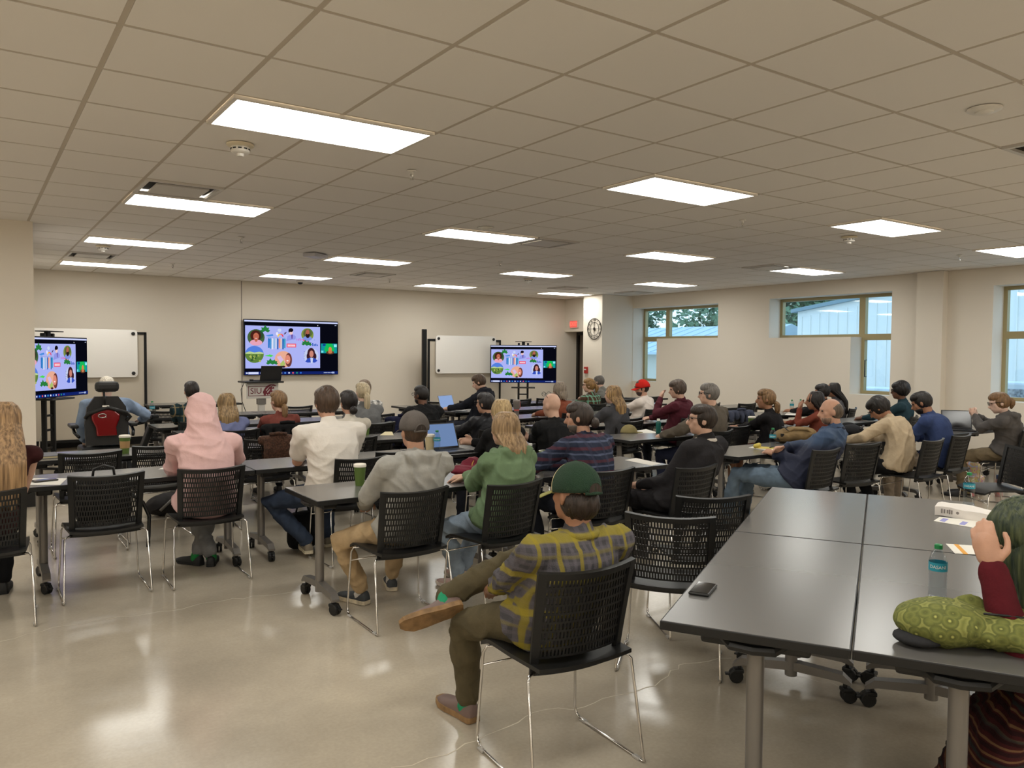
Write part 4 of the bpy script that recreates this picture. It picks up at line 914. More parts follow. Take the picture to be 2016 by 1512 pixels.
    for sd in (-1, 1):
        hp, K, A, fy, ft = G[sd]; fm = ft if ft is not None else Matrix.Rotation(fy, 3, 'Z')
        if sock: b = MB(); b.limb([A+(K-A).normalized()*.10, A, A+fm @ V3((0, .02, -.04))], [.042, .040, .040], 10); b.build('sock', cloth('sock '+sock[1], sock[0]), root, smooth=True)
        shoe_parts(fm, A+fm @ V3((0, .025, -.092)), root, mat('shoe %d %d %d' % shoe[0], shoe[0], .6), mat('sole %d %d %d' % shoe[1], shoe[1], .7, noise=(24, .3)), 1.0*(.92 if female else 1))
    # ---- upper garment
    kind, tm = top[0], top[1]; add = {'tee': .012, 'shirt': .014, 'hoodie': .024, 'jacket': .026, 'puffer': .036, 'sleeveless': .010}[kind]
    b = MB(); b.loft(torso_rings(B, D, X, fat, female, add, -.10, .9, belly, sag=.022 if kind != 'tee' else .012))
    b.limb([B(.84), N+V3((0, -.004, -.02)), N+V3((0, .004, .012))], [.10+add, .066*(.9 if female else 1)+add*.4, .060*(.9 if female else 1)+add*.3], 16)
    for sd in (-1, 1):
        S, E, Wr, nrm = J[sd]
        b.limb([B(.88)+X*sd*.05+V3((0, 0, -.01)), S+V3((0, 0, -.004))], [.075*armr+add*.6, .062*armr+add*.8], 12)
        if kind == 'sleeveless': continue
        if kind == 'tee': b.limb([S, S.lerp(E, .35), S.lerp(E, .68)], [.060*armr+add*.9, .058*armr+add, .058*armr+add], 14)
        else: b.limb([S, S.lerp(E, .5), E, E.lerp(Wr, .4), E.lerp(Wr, .97)], [.058*armr+add*.8, .051*armr+add*.65, .046*armr+add*.65, .043*armr+add*.6, .034*armr+add*.5], 14)
    if kind == 'hoodie' and hood != 'up' or hood == 'down':
        bk = X.cross(D(.95).normalized()).normalized()
        arc = [N+V3((math.sin(a)*.098, -math.cos(a)*.088, .018-.035*(1-math.cos(a))/2)) for a in lsp(-2.3, 2.3, 13)]
        b.limb(arc, [.026]+[.036]*11+[.026], 10)
        b.ell(N+bk*.085+V3((0, 0, -.065)), (.125, .055, .095), None, 18, 12)
        b.limb([N+bk*.11+V3((-.10, 0, -.02)), N+bk*.135+V3((-.05, 0, -.115)), N+bk*.142+V3((0, 0, -.145)), N+bk*.135+V3((.05, 0, -.115)), N+bk*.11+V3((.10, 0, -.02))], [.026]*5, 10)
    if hood == 'up':
        M_ = hm; b.ell(hc+M_ @ V3((0, -.040, .012)), (.112, .122, .150), M_, 22, 14); b.limb([hc+M_ @ V3((0, -.05, -.05)), N+V3((0, -.03, -.02)), B(.80)+V3((0, -.02, 0))], [.118, .125, .135], 16)
        b.limb([hc+M_ @ V3((0, .04, .146)), hc+M_ @ V3((0, -.06, .150)), hc+M_ @ V3((0, -.135, .09)), hc+M_ @ V3((0, -.160, -.02)), N+V3((0, -.13, -.03))], [.012]*5, 8)
    if collar: 
        arc = [N+V3((math.sin(a)*.074, -math.cos(a)*.070+.005, -.002)) for a in lsp(-2.5, 2.5, 11)]; cb = MB(); cb.tube(arc, [.017]*11, 8); cb.build('collar', collar if collar is not True else tm, root, smooth=True)
    wk = {'tee': (.013, 24), 'shirt': (.016, 27), 'hoodie': (.018, 22), 'jacket': (.019, 24), 'puffer': (.018, 40), 'sleeveless': (.007, 24)}[kind]
    link({'tee': 't_shirt', 'shirt': 'shirt', 'hoodie': 'hoodie', 'jacket': 'jacket', 'puffer': 'jacket', 'sleeveless': 'dress_top'}[kind], remesh(b, vox*.95, tm, 5, wk, seed), root)
    # ---- hair
    if hair:
        hk, hn, hcol = hair[:3]; opt = hair[3] if len(hair) > 3 else {}
        m_ = hairmat(hn, hcol, opt.get('c2')); b = MB(); Pl = lambda x, y, z: hc+hm @ V3((x*k, y*k, z*k))
        if hk in ('short', 'messy', 'pony', 'bun', 'crop', 'afro'): q = {'crop': .955, 'messy': 1.05, 'afro': 1.12}.get(hk, 1); strand_shell(b, hm, Pl(0, .010, .068), (.077*k*q, .086*k*q, .058*k*q), seed+5, 48, 16, amp=.015, ruff=.008)
        if hk == 'long' and (abs(hpitch) > 12 or opt.get('shell')): strand_shell(b, hm, Pl(0, -.018, .026), (.092*k, .106*k, .108*k), seed, amp=.03, ruff=.01)
        if hk == 'short': strand_shell(b, hm, Pl(0, -.020, .020), (.083*k, .097*k, .104*k), seed, amp=.016, ruff=.006)
        elif hk == 'crop': strand_shell(b, hm, Pl(0, -.018, .020), (.0785*k, .0945*k, .1005*k), seed, amp=.006)
        elif hk == 'messy': strand_shell(b, hm, Pl(0, -.022, .022), (.090*k, .103*k, .112*k), seed, amp=.028, ruff=.014)
        elif hk == 'afro': strand_shell(b, hm, Pl(0, -.022, .034), (.104*k, .114*k, .116*k), seed, amp=.010, ruff=.022)
        elif hk == 'bald': strand_shell(b, hm, Pl(0, -.026, -.022), (.0805*k, .082*k, .062*k), seed, amp=.012)
        elif hk == 'balding': strand_shell(b, hm, Pl(0, -.034, .004), (.0815*k, .079*k, .086*k), seed, amp=.012)
        elif hk == 'nape': strand_shell(b, hm, Pl(0, -.038, -.030), (.080*k, .078*k, .075*k), seed, amp=.02, ruff=.02)
        elif hk == 'long': hair_long(b, hm, hc, k, opt.get('len', .3), seed, opt.get('w', .10), opt.get('wav', 0), opt.get('back', .02), spread=opt.get('spread', 0))
        elif hk in ('pony', 'bun'):
            strand_shell(b, hm, Pl(0, -.020, .018), (.083*k, .098*k, .103*k), seed, amp=.016)
            z0 = opt.get('z', -.03); q = Pl(0, -.112, z0); ln = opt.get('len', .22)
            if hk == 'pony': tail(b, [Pl(0, -.095, z0+.01), q, q+V3((0, -.018, -.02)), q+V3((0, -.022, -.5*ln)), q+V3((opt.get('dx', 0), -.010, -ln))], [.022, .026, .033, opt.get('r', .030), .010], seed)
            else: strand_shell(b, hm, q+hm @ V3((0, -.012, 0)), (.040, .034, .042), seed, 30, 16, amp=.04, ruff=.03)
            tie = MB(); tie.lathe([(.020, -.006), (.027, 0), (.020, .006)], q, 12, hm @ Matrix.Rotation(PI/2, 3, 'X')); tie.build('hair_tie', RUBBER, root, smooth=True)
        o = b.build('hair', m_, root, smooth=True)
    if beard: b = MB(); b.ell(hc+hm @ V3((0, .031*k, -.056*k)), (.0590*k, .0595*k, .0670*k), hm, 22, 14, lambda p, th, ph: p if p.z < .004*k else V3((p.x*.8, p.y*.8, .004*k+(p.z-.004*k)*.1))); b.build('beard', hairmat(beard[0], beard[1]), root, smooth=True)
    for sd in (-1, 1): b = MB(); b.ell(hc+hm @ V3((sd*.031*k, .079*k, .010*k)), (.011, .0105, .008), hm, 8, 6); b.build('eye', mat('eye', (50, 38, 30), .2), root, smooth=True)
    if glasses:
        b = MB(); P = lambda x, y, z: hc+hm @ V3((x*k, y*k, z*k)); dz, dy = (.10, -.03) if glasses == 'top' else (0, 0)
        for sd in (-1, 1):
            b.tube([P(sd*(.034+.026*math.cos(a)), .103+dy, .008+dz+.02*math.sin(a)) for a in lsp(0, 2*PI, 13)], .0022, 6)
            b.tube([P(sd*.060, .100+dy, .014+dz), P(sd*.082, .03+dy, .016+dz*.9), P(sd*.084, -.03, .004+dz*.7)], .0026, 6)
        b.tube([P(-.008, .105+dy, .01+dz), P(.008, .105+dy, .01+dz)], .002, 6); b.build('glasses', BLACKM, root)
    if cap:
        cm, bmn, fm_ = cap['m'], cap.get('brim', cap['m']), cap.get('front'); cg = link('cap', None, root)
        Mc = hm @ Matrix.Rotation(math.radians(cap.get('tilt', -6)), 3, 'X'); c0 = hc+hm @ V3((0, -.008*k, .030*k)); r = (.091*k, .110*k, .104*k)
        def dome(a0, a1, m__, nm):
            b = MB(); g = []; o = []
            for th in lsp(.03, PI/2+.18, 12):
                row_ = []; ro = []
                for ph in lsp(a0, a1, 25):
                    d_ = V3((math.sin(th)*math.sin(ph), math.sin(th)*math.cos(ph), math.cos(th))); row_.append(c0+Mc @ V3((d_.x*r[0], d_.y*r[1], d_.z*r[2]))); ro.append(Mc @ d_*.0015)
                g.append(row_); o.append(ro)
            b.slab(g, o); return b.build(nm, m__, cg, smooth=True)
        if fm_: dome(-.95, .95, fm_, 'front_panel'); dome(.95, 2*PI-.95, cm, 'mesh_back')
        else: dome(0, 2*PI, cm, 'crown')
        b = MB()
        for q in range(6):
            a = q*PI/3; b.tube([c0+Mc @ V3((math.sin(th)*math.sin(a)*(r[0]+.001), math.sin(th)*math.cos(a)*(r[1]+.001), math.cos(th)*(r[2]+.001))) for th in lsp(.05, PI/2+.1, 10)], .0016, 5)
        b.build('seam', cm, cg, smooth=True); b = MB(); b.ell(c0+Mc @ V3((0, 0, r[2]+.002)), (.007, .007, .004), Mc, 10, 6); b.build('button', cm, cg, smooth=True)
        g = []; o = []
        for i in lsp(0, 1, 5):
            row_ = []
            for a in lsp(-1.05, 1.05, 15): row_.append(c0+Mc @ V3((math.sin(a)*(r[0]+.004-.012*i), math.cos(a)*r[1]*(1-i)+i*(r[1]+.072*math.cos(a)), -.012-.014*(a*a)*(.4+i*.6)-.018*i)))
            g.append(row_); o.append([Mc @ V3((0, 0, .0018))]*15)
        b = MB(); b.slab(g, o); b.build('brim', bmn, cg, smooth=True)
        arc = [c0+Mc @ V3((math.sin(a)*.036, -r[1]-.002+.006*abs(math.sin(a)), -.018+.040*math.cos(a))) for a in lsp(-1.6, 1.6, 11)]
        b = MB(); b.tube(arc, .0035, 6); b.build('opening_rim', cm, cg, smooth=True)
        b = MB(); b.prism([(.034*math.sin(a), .038*math.cos(a)) for a in lsp(-1.6, 1.6, 13)], .004, Mc @ Matrix.Rotation(PI/2, 3, 'X'), c0+Mc @ V3((0, -r[1]+.003, -.018))); b.build('opening', cap.get('hole', hairmat('dark brown', (44, 32, 24))), cg)
        b = MB(); b.tube([c0+Mc @ V3((math.sin(a)*(r[0]+.001), -math.cos(a)*(r[1]+.001), -.022)) for a in lsp(-.5, .5, 9)], .007, 6); b.build('strap', cm, cg, smooth=True)
    if chair_at:
        if chair_at is True: c = V3((hip0[0], hip0[1], 0))+Matrix.Rotation(yaw, 3, 'Z') @ V3((0, .035, 0)); chair(c.x, c.y, deg, chair_label)
        else: chair(chair_at[0], chair_at[1], chair_at[2], chair_label)
    root['_j'] = ''; del root['_j']
    return dict(root=root, hc=hc, hm=hm, J=J, G=G, N=N, B=B, H=H)
# ---------------------------------------------------------------- who sits where
DG = (40, 42, 46)
def C(n, c, amount=.10, **k): return cloth(n, c, amount, **k)
YP = plaid('yellow grey plaid', (70, 68, 72), [('X', .030, .1, .42, (92, 88, 94), .6), ('Z', .034, .3, .40, (94, 90, 96), .5), ('X', .082, .35, .16, (140, 126, 42), .75), ('Z', .15, .2, .15, (146, 132, 42), .75), ('Z', .15, .62, .05, (120, 110, 56), .5)])
NP = plaid('navy maroon plaid', (38, 44, 62), [('Z', .085, .1, .22, (86, 44, 52), .7), ('Z', .085, .55, .10, (92, 100, 124), .7), ('X', .11, .3, .12, (62, 66, 86), .5)])
TP = plaid('dark teal plaid', (30, 52, 58), [('X', .09, .2, .1, (150, 130, 96), .7), ('Z', .10, .4, .09, (140, 126, 96), .6), ('X', .09, .6, .25, (20, 32, 36), .7)])
GP = plaid('brown mint plaid', (84, 62, 46), [('X', .075, .2, .2, (120, 176, 150), .75), ('Z', .08, .4, .2, (120, 176, 150), .75), ('X', .075, .65, .15, (50, 36, 30), .6)])
FL = mat('black flowers on white', (230, 226, 220), .8, noise=(26, .95), rgb2=(236, 232, 226))
# -- nearest: yellow plaid man, ankle crossed on knee
fm = Matrix.Rotation(math.radians(78), 3, 'Z') @ Matrix.Rotation(math.radians(-12), 3, 'X') @ Matrix.Rotation(math.radians(58), 3, 'Y')
P1 = person('man in yellow and grey plaid shirt and green cap, ankle on knee', (1.965, 2.50), -4, 1135, 916, 2.46, 'tan', fat=1.06, sw=.20, hyaw=8, hpitch=2, hroll=3, hair=('nape', 'dark brown', (44, 32, 24)), top=('shirt', YP), collar=YP, pants=((84, 76, 56), 'olive trousers'),
    arms=('lap', 'lap'), arm_pts=(((-.10, .26, .62), (0, .3, 1), (-1, -.5, -.5)), ((.12, .24, .62), (0, .3, 1), (1, -.5, -.4))), legs=(((-.17, .37, .095), (-.3, .5, 1), 8), ((-.26, .42, .56), (1, .4, .8), 0, fm)), vox=.009, bvox=.009, shoe=((110, 90, 84), (132, 102, 66)), sock=((40, 140, 100), 'sea green'), chair_at=(1.972, 2.497, -4), chair_label='chair of the yellow plaid man, nearest to the camera', cap=dict(m=mat('green cap mesh', (30, 62, 40), .85, bump=(320, .9)), front=C('cream cap panel', (206, 190, 150)), brim=C('khaki brim', (150, 148, 92)), tilt=-8), seed=11, bend=.05)
# -- first table row
P2 = person('man in light grey hoodie and grey baseball cap, khaki trousers', (2.24, 4.33), 0, 815, 813, 4.42, 'light', fat=1.02, hyaw=-4, hpitch=2, hair=('crop', 'brown crop', (70, 52, 38)), top=('hoodie', C('light grey fleece', (156, 154, 148))), hood='down', pants=((172, 148, 114), 'khaki trousers'),
    arms=('lap', 'lap'), arm_pts=(((-.12, .32, .66), (0, .3, 1), (-1, -.7, -.4)), None), legs=(((-.14, .33, .095), (-.75, .5, .8), 20), ((.16, .50, .095), None, -20)), vox=.010, shoe=((52, 56, 60), (196, 184, 160)), sock=((200, 196, 190), 'white'), chair_at=(2.19, 4.365, 0), chair_label='chair of the grey hoodie man', cap=dict(m=C('grey cap twill', (92, 86, 82)), tilt=-4), seed=12)
P3 = person('woman in sage green jacket with straight blonde hair', (2.92, 4.25), 4, 993, 810, 4.38, 'fair', True, fat=1.06, hyaw=6, hair=('long', 'dark blonde', (134, 106, 74), dict(len=.23, w=.115, c2=(176, 146, 108), back=.06)), top=('jacket', C('sage green shell', (104, 126, 94), rough=.7)), hood='down', pants=((150, 166, 184), 'pale jeans'),
    arms=('tablein', 'tablein'), legs=(((-.10, .34, .095), (-.5, .6, 1), 10), ((.05, .50, .095), None, 0)), vox=.010, shoe=((206, 176, 166), (226, 216, 206)), chair_at=(2.835, 4.265, 6), chair_label='chair of the woman in the green jacket', seed=13)
P4 = person('man in navy and maroon plaid shirt with dark ponytail, leaning on the table', (3.74, 4.33), 4, 1138, 792, 4.66, 'light', fat=1.12, hyaw=32, hpitch=-4, hair=('bun', 'dark grey brown', (56, 46, 40), dict(z=-.045)), top=('shirt', NP), collar=NP, pants=((34, 36, 44), 'dark trousers'), arms=('tablein', 'tablein'), arm_pts=(((-.16, .50, .775), (0, .2, 1), (-1, -.4, -.3)), ((-.02, .46, .775), (0, .2, 1), (1, -.4, -.3))), vox=.011, chair_at=(3.75, 4.36, -3), chair_label='chair of the man in navy and maroon plaid', beard=('grey beard', (96, 88, 80)), seed=14, bend=.07)
P5 = person('man in dark suit jacket sitting in the aisle', (4.44, 4.10), 8, 1385, 797, 4.14, 'fair', fat=1.04, hyaw=38, hpitch=4, hair=('short', 'dark brown', (44, 32, 24)), top=('jacket', C('charcoal suit wool', (38, 36, 38), .08)), collar=C('white shirt cotton', (214, 206, 196)), pants=((36, 34, 36), 'charcoal suit trousers'), arms=('lap', 'lap'), vox=.011, glasses=True, chair_at=(4.40, 4.145, 2), chair_label='chair of the man in the dark suit', seed=15)
P6 = person('balding man in two-tone blue jacket and jeans', (6.14, 4.24), 18, 1634, 785, 4.26, 'light', fat=1.08, hyaw=28, hpitch=-4, hair=('balding', 'grey brown', (92, 78, 64)), top=('jacket', plaid('two-tone blue nylon', (64, 82, 110), [('Z', 2.0, .185, .2, (36, 40, 58), 1)], .65)), collar=C('dark collar', (44, 48, 62)), pants=((96, 112, 128), 'faded jeans'), arm_pts=(((.05, .20, .74), (0, .6, .6), (-.8, .1, -1)), ((-.05, .23, .76), (0, .6, .6), (.8, .1, -1))), legs=(((-.10, .62, .095), None, 0), ((.12, .52, .095), None, 0)), vox=.012, chair_at=(6.20, 4.27, 4), chair_label='chair of the man in the blue jacket', beard=('grey goatee', (128, 102, 84)), seed=16)
P7 = person('man in beige shirt hunched over the table', (7.72, 4.20), 6, 1716, 786, 4.62, 'tan', fat=.98, hyaw=12, hpitch=-38, hair=('messy', 'black', (26, 21, 19)), top=('shirt', C('beige cotton', (174, 156, 130))), collar=True, pants=((18, 18, 20), 'black trousers'), arms=('far', 'far'), legs=(((-.14, .36, .095), None, 0), ((.12, .30, .095), None, 0)), vox=.012, glasses=True, chair_at=(7.82, 4.16, 4), chair_label='chair of the man in the beige shirt', seed=17, bend=.09)
P8 = person('man in royal blue shirt with dark hair and beard', (8.50, 4.22), 8, 1806, 773, 4.48, 'tan', fat=1.0, hyaw=10, hpitch=-22, hair=('short', 'black', (26, 21, 19)), top=('shirt', C('royal blue cotton', (50, 64, 102))), collar=True, pants=((150, 136, 120), 'stone trousers'), arms=('table', 'table'), vox=.012, beard=('black beard', (30, 24, 22)), chair_at=(8.55, 4.24, 4), chair_label='chair of the man in the royal blue shirt', seed=18, bend=.08)
P9 = person('woman in dark grey hooded sweatshirt and glasses at a laptop', (9.80, 4.06), 12, 1962, 773, 4.16, 'pale', True, fat=1.05, hyaw=22, hpitch=-14, hair=('pony', 'light brown', (118, 88, 58), dict(z=.01, len=.10, r=.028)), top=('hoodie', C('charcoal fleece', (84, 80, 78))), hood='down', pants=((112, 98, 76), 'olive brown trousers'), arm_pts=(((-.05, .30, .95), (0, 1, .2), (-1, -.3, -.8)), ((.05, .30, .95), (0, 1, .2), (1, -.3, -.8))), vox=.012, glasses=True, chair_at=(9.80, 4.10, 6), chair_label='chair of the hooded woman at the far right laptop', seed=19)
# -- left edge
P10 = person('woman with very long light brown hair at the left edge', (.06, 5.80), 0, 8, 790, 5.86, 'fair', True, hyaw=0, hair=('long', 'honey brown', (128, 98, 66), dict(len=.52, w=.125, wav=.8, c2=(182, 146, 104), back=.15)), top=('sleeveless', C('dark wine cotton', (52, 22, 22))), pants=((20, 19, 20), 'black trousers'), arms=('table', 'lap'), vox=.011, shoe=((22, 20, 19), (16, 16, 16)), chair_at=(.06, 5.66, -4), chair_label='chair of the long haired woman at the left edge', seed=20)
# -- second table row
P11 = person('person in pale pink hoodie with the hood up', (1.41, 5.88), 0, 393, 783, 6.05, 'tan', True, fat=1.12, sw=.185, hpitch=-12, hair=('short', 'dark brown', (44, 32, 24)), top=('hoodie', C('pale pink fleece', (222, 184, 182), .04)), hood='up', pants=((112, 112, 112), 'grey sweatpants'), arms=('table', 'table'), arm_pts=(None, ((.20, .42, .77), (0, .2, 1), (1, -.5, -.35))), legs=(((.10, .26, .095), (-.3, .6, 1), -20), ((.02, .34, .095), (.5, .6, 1), 30)), vox=.010, shoe=((22, 22, 22), (18, 18, 18)), sock=((34, 120, 62), 'grass green'), chair_at=(1.405, 5.93, -1), chair_label='chair of the pink hooded person', seed=21, bend=.07)
P12 = person('big man in white t-shirt with brown hair', (2.36, 5.84), 0, 641, 763, 5.98, 'light', fat=1.16, sw=.215, hpitch=-6, hair=('messy', 'mid brown', (74, 56, 42)), top=('tee', C('white cotton', (228, 221, 212), .03)), pants=((52, 62, 80), 'blue jeans'), arms=('table', 'table'), legs=(((-.14, .14, .13), (-.9, .9, .3), -10), ((.12, .40, .095), None, 0)), vox=.011, shoe=((126, 116, 100), (206, 196, 170)), chair_at=(2.50, 5.87, 4), chair_label='chair of the big man in the white t-shirt', seed=22, bend=.06, headk=1.06)
P13 = person('woman in black hooded top with pale blonde hair behind the green jacket', (3.98, 5.85), 6, 985, 785, 6.02, 'fair', True, fat=1.05, hyaw=6, hair=('long', 'pale blonde', (176, 144, 96), dict(len=.26, w=.10, c2=(214, 186, 138), back=.06)), top=('hoodie', C('black fleece', (24, 23, 24))), arms=('cross', 'cross'), vox=.012, chair_label='chair of the woman in the black hooded top', seed=23)
P14 = person('bald man in black sweater with glasses pushed up', (4.62, 5.85), 4, 1086, 774, 5.98, 'fair', fat=1.14, hyaw=4, hair=None, top=('shirt', C('black knit', (24, 24, 25))), pants=((30, 30, 34), 'dark trousers'), arms=('cross', 'cross'), vox=.012, glasses='top', chair_label='chair of the bald man in black', seed=24)
P15 = person('grey haired man in taupe fleece and glasses', (6.70, 5.83), 14, 1396, 755, 5.85, 'fair', fat=1.08, hyaw=24, hair=('short', 'salt grey', (112, 106, 100)), top=('jacket', C('taupe fleece', (88, 80, 70))), pants=((34, 38, 58), 'navy jeans'), arms=('table', 'table'), arm_pts=(((-.34, .30, .76), (0, .2, 1), (-1, -.3, -.3)), None), vox=.013, glasses=True, chair_label='chair of the grey haired man in taupe fleece', seed=25)
P16 = person('woman in black top with a brown ponytail', (7.80, 5.80), 18, 1508, 766, 5.86, 'tan', True, hyaw=20, hair=('pony', 'mid brown highlights', (96, 70, 46), dict(len=.16, z=-.045, dx=.03, c2=(160, 124, 84))), top=('shirt', C('black cotton', (26, 24, 26))), pants=((122, 62, 52), 'rust patterned skirt'), skirt=(.42,), arms=('tablein', 'tablein'), vox=.013, chair_label='chair of the woman with the brown ponytail', seed=26)
P17 = person('woman in rust top with black hair, hand at her face', (8.78, 5.84), 18, 1602, 770, 5.92, 'tan', True, hyaw=22, hpitch=-6, hair=('long', 'jet black', (30, 24, 22), dict(len=.22, w=.09)), top=('shirt', C('rust cotton', (116, 58, 44))), arm_pts=(((-.07, .17, .96), (-.4, 1, 0), (-.5, .5, -1)), None), vox=.013, chair_label='chair of the woman in the rust top', seed=27)
P18 = person('person in dark teal sweater with curly black hair', (10.62, 5.83), 20, 1772, 753, 5.88, 'brown', hyaw=16, hair=('afro', 'curly black', (24, 19, 18)), top=('shirt', C('dark teal knit', (36, 58, 66))), arms=('table', 'table'), vox=.014, glasses=True, chair_label='chair of the curly haired person in teal', seed=28)
# -- third table row
P19 = person('woman in white t-shirt with black hair behind the big man', (3.06, 7.22), 0, 686, 769, 7.30, 'light', True, hair=('bun', 'black brown', (34, 26, 22), dict(z=-.07)), top=('tee', C('off white cotton', (206, 198, 184), .03)), arms=('table', 'table'), vox=.014, chair_label='chair of the woman in white t-shirt', seed=29)
P20 = person('person in black puffer jacket with short dark hair and glasses', (4.66, 7.22), 8, 955, 773, 7.28, 'light', True, fat=1.05, hyaw=14, hair=('short', 'charcoal hair', (40, 36, 36)), top=('puffer', C('black nylon quilt', (24, 24, 28), rough=.5)), arms=('table', 'table'), vox=.014, glasses=True, chair_label='chair of the person in the black puffer jacket', seed=30)
P21 = person('woman in dark grey tee with wavy two-tone hair', (6.62, 7.20), 6, 1206, 758, 7.25, 'fair', True, fat=1.08, hyaw=8, hair=('long', 'two tone blonde', (104, 78, 54), dict(len=.25, w=.11, wav=.9, c2=(186, 150, 100), back=.07)), top=('tee', C('dark grey jersey', (72, 72, 76))), pants=((160, 150, 136), 'stone trousers'), arms=('table', 'table'), vox=.014, chair_at=(6.70, 7.29, 0), chair_label='chair of the woman in the dark grey tee', seed=31)
P22 = person('man in maroon shirt scratching his head', (7.70, 7.24), 18, 1331, 749, 7.24, 'fair', fat=1.06, hyaw=26, hpitch=-8, hair=('messy', 'grey brown hair', (82, 68, 58)), top=('shirt', C('maroon cotton', (82, 34, 44))), collar=True, arm_pts=(((-.10, .13, 1.06), (-.6, 1, 0), (-.6, .5, -1)), None), vox=.014, chair_label='chair of the man in the maroon shirt', seed=32)
P23 = person('person with short black hair and dark top behind the rust top', (10.85, 7.22), 20, 1618, 757, 7.26, 'tan', fat=.92, hyaw=18, hair=('messy', 'jet black', (30, 24, 22)), top=('shirt', C('black cotton', (26, 24, 26))), vox=.015, chair_label='chair of the person with short black hair', seed=33)
P24 = person('woman with long black hair in grey top by the window wall', (11.40, 7.22), 20, 1640, 753, 7.30, 'tan', True, fat=.92, hyaw=18, hair=('long', 'jet black', (30, 24, 22), dict(len=.36, w=.09, back=.12)), top=('shirt', C('mid grey jersey', (96, 94, 96))), vox=.015, chair_label='chair of the long black haired woman', seed=34)
# -- fourth table row
P25 = person('woman in periwinkle sweater with wavy blonde hair', (2.27, 8.56), 0, 445, 773, 8.66, 'fair', True, fat=1.08, hair=('long', 'wavy ash blonde', (118, 94, 64), dict(len=.24, w=.12, wav=.9, c2=(168, 138, 96), back=.07)), top=('shirt', C('periwinkle knit', (108, 114, 150))), vox=.014, chair_at=(2.31, 8.56, 0), chair_label='chair of the woman in the periwinkle sweater', seed=35)
P26 = person('woman in rust sweater with a blonde ponytail, black coat on her chair', (2.84, 8.62), -4, 548, 769, 8.70, 'fair', True, hyaw=20, hair=('pony', 'strawberry blonde', (128, 98, 66), dict(len=.18, z=-.05)), top=('shirt', C('brick knit', (116, 62, 54))), vox=.014, chair_at=(2.87, 8.70, -2), chair_label='chair of the rust sweater woman, draped with a black coat', seed=36)
P27 = person('woman in grey tee with a long pale grey ponytail', (3.90, 8.62), 0, 714, 753, 8.70, 'pale', True, fat=1.15, hair=('pony', 'pale grey blonde', (186, 170, 140), dict(len=.26, z=-.02, r=.034)), top=('tee', C('heather grey jersey', (108, 108, 108))), vox=.014, chair_label='chair of the pale ponytail woman', seed=37)
P28 = person('man in black jacket with cropped black hair and glasses', (4.66, 8.62), 4, 829, 759, 8.68, 'brown', fat=1.06, hyaw=14, hair=('crop', 'cropped black', (28, 23, 21)), top=('jacket', C('black shell', (22, 22, 23))), vox=.014, glasses=True, beard=('black beard', (30, 24, 22)), chair_label='chair of the man with cropped black hair', seed=38)
P29 = person('woman in rust top with short grey hair by the right screen', (6.90, 8.62), 8, 1101, 751, 8.70, 'fair', True, fat=1.08, hair=('long', 'grey bob', (136, 122, 106), dict(len=.13, w=.075, wav=.5)), top=('shirt', C('terracotta knit', (124, 66, 46))), vox=.014, chair_label='chair of the grey bobbed woman in rust', seed=39)
P30 = person('man in red cap and white shirt', (8.42, 8.66), 24, 1264, 749, 8.66, 'light', fat=1.12, hyaw=34, hair=('crop', 'dark brown', (44, 32, 24)), top=('shirt', C('white oxford', (218, 206, 196), .03)), cap=dict(m=C('red cap twill', (196, 38, 30)), tilt=-8), beard=('brown beard', (62, 46, 38)), glasses=True, vox=.014, chair_label='chair of the man in the red cap', seed=40)
# -- fifth row and beyond
P31 = person('man in dark teal plaid shirt with black hair', (2.22, 9.72), 0, 377, 751, 9.78, 'light', fat=1.04, hair=('short', 'black brown', (34, 26, 22)), top=('shirt', TP), collar=TP, vox=.015, chair_label='chair of the man in dark teal plaid', seed=41)
P32 = person('person in black and white floral top behind the pale ponytail', (4.52, 9.76), -12, 718, 748, 9.80, 'light', True, hair=('short', 'sandy brown', (120, 98, 76)), top=('shirt', FL), vox=.015, chair_label='chair of the person in the floral top', seed=42)
P33 = person('man in black hoodie typing on a laptop', (6.38, 10.06), 34, 938, 738, 10.06, 'fair', hyaw=8, hpitch=-20, hair=('short', 'mid brown', (74, 56, 42)), top=('hoodie', C('black blue fleece', (24, 26, 34))), hood='down', arms=('type', 'type'), vox=.014, chair_label='chair of the man in black hoodie', seed=43)
P34 = person('woman in brown and mint plaid shirt with light hair', (8.52, 9.98), 12, 1160, 745, 10.02, 'fair', True, fat=1.06, hyaw=26, hair=('pony', 'golden brown', (140, 106, 62), dict(len=.12, z=.0)), top=('shirt', GP), glasses=True, vox=.015, chair_label='chair of the woman in brown and mint plaid', seed=44)
P35 = person('older man in grey jacket by the clock pillar', (9.92, 11.30), 6, 1178, 740, 11.34, 'fair', fat=1.1, hpitch=-12, hair=('short', 'iron grey', (92, 86, 80)), top=('jacket', C('stone grey cotton', (112, 110, 104))), vox=.015, chair_label='chair of the older man in grey', seed=45)
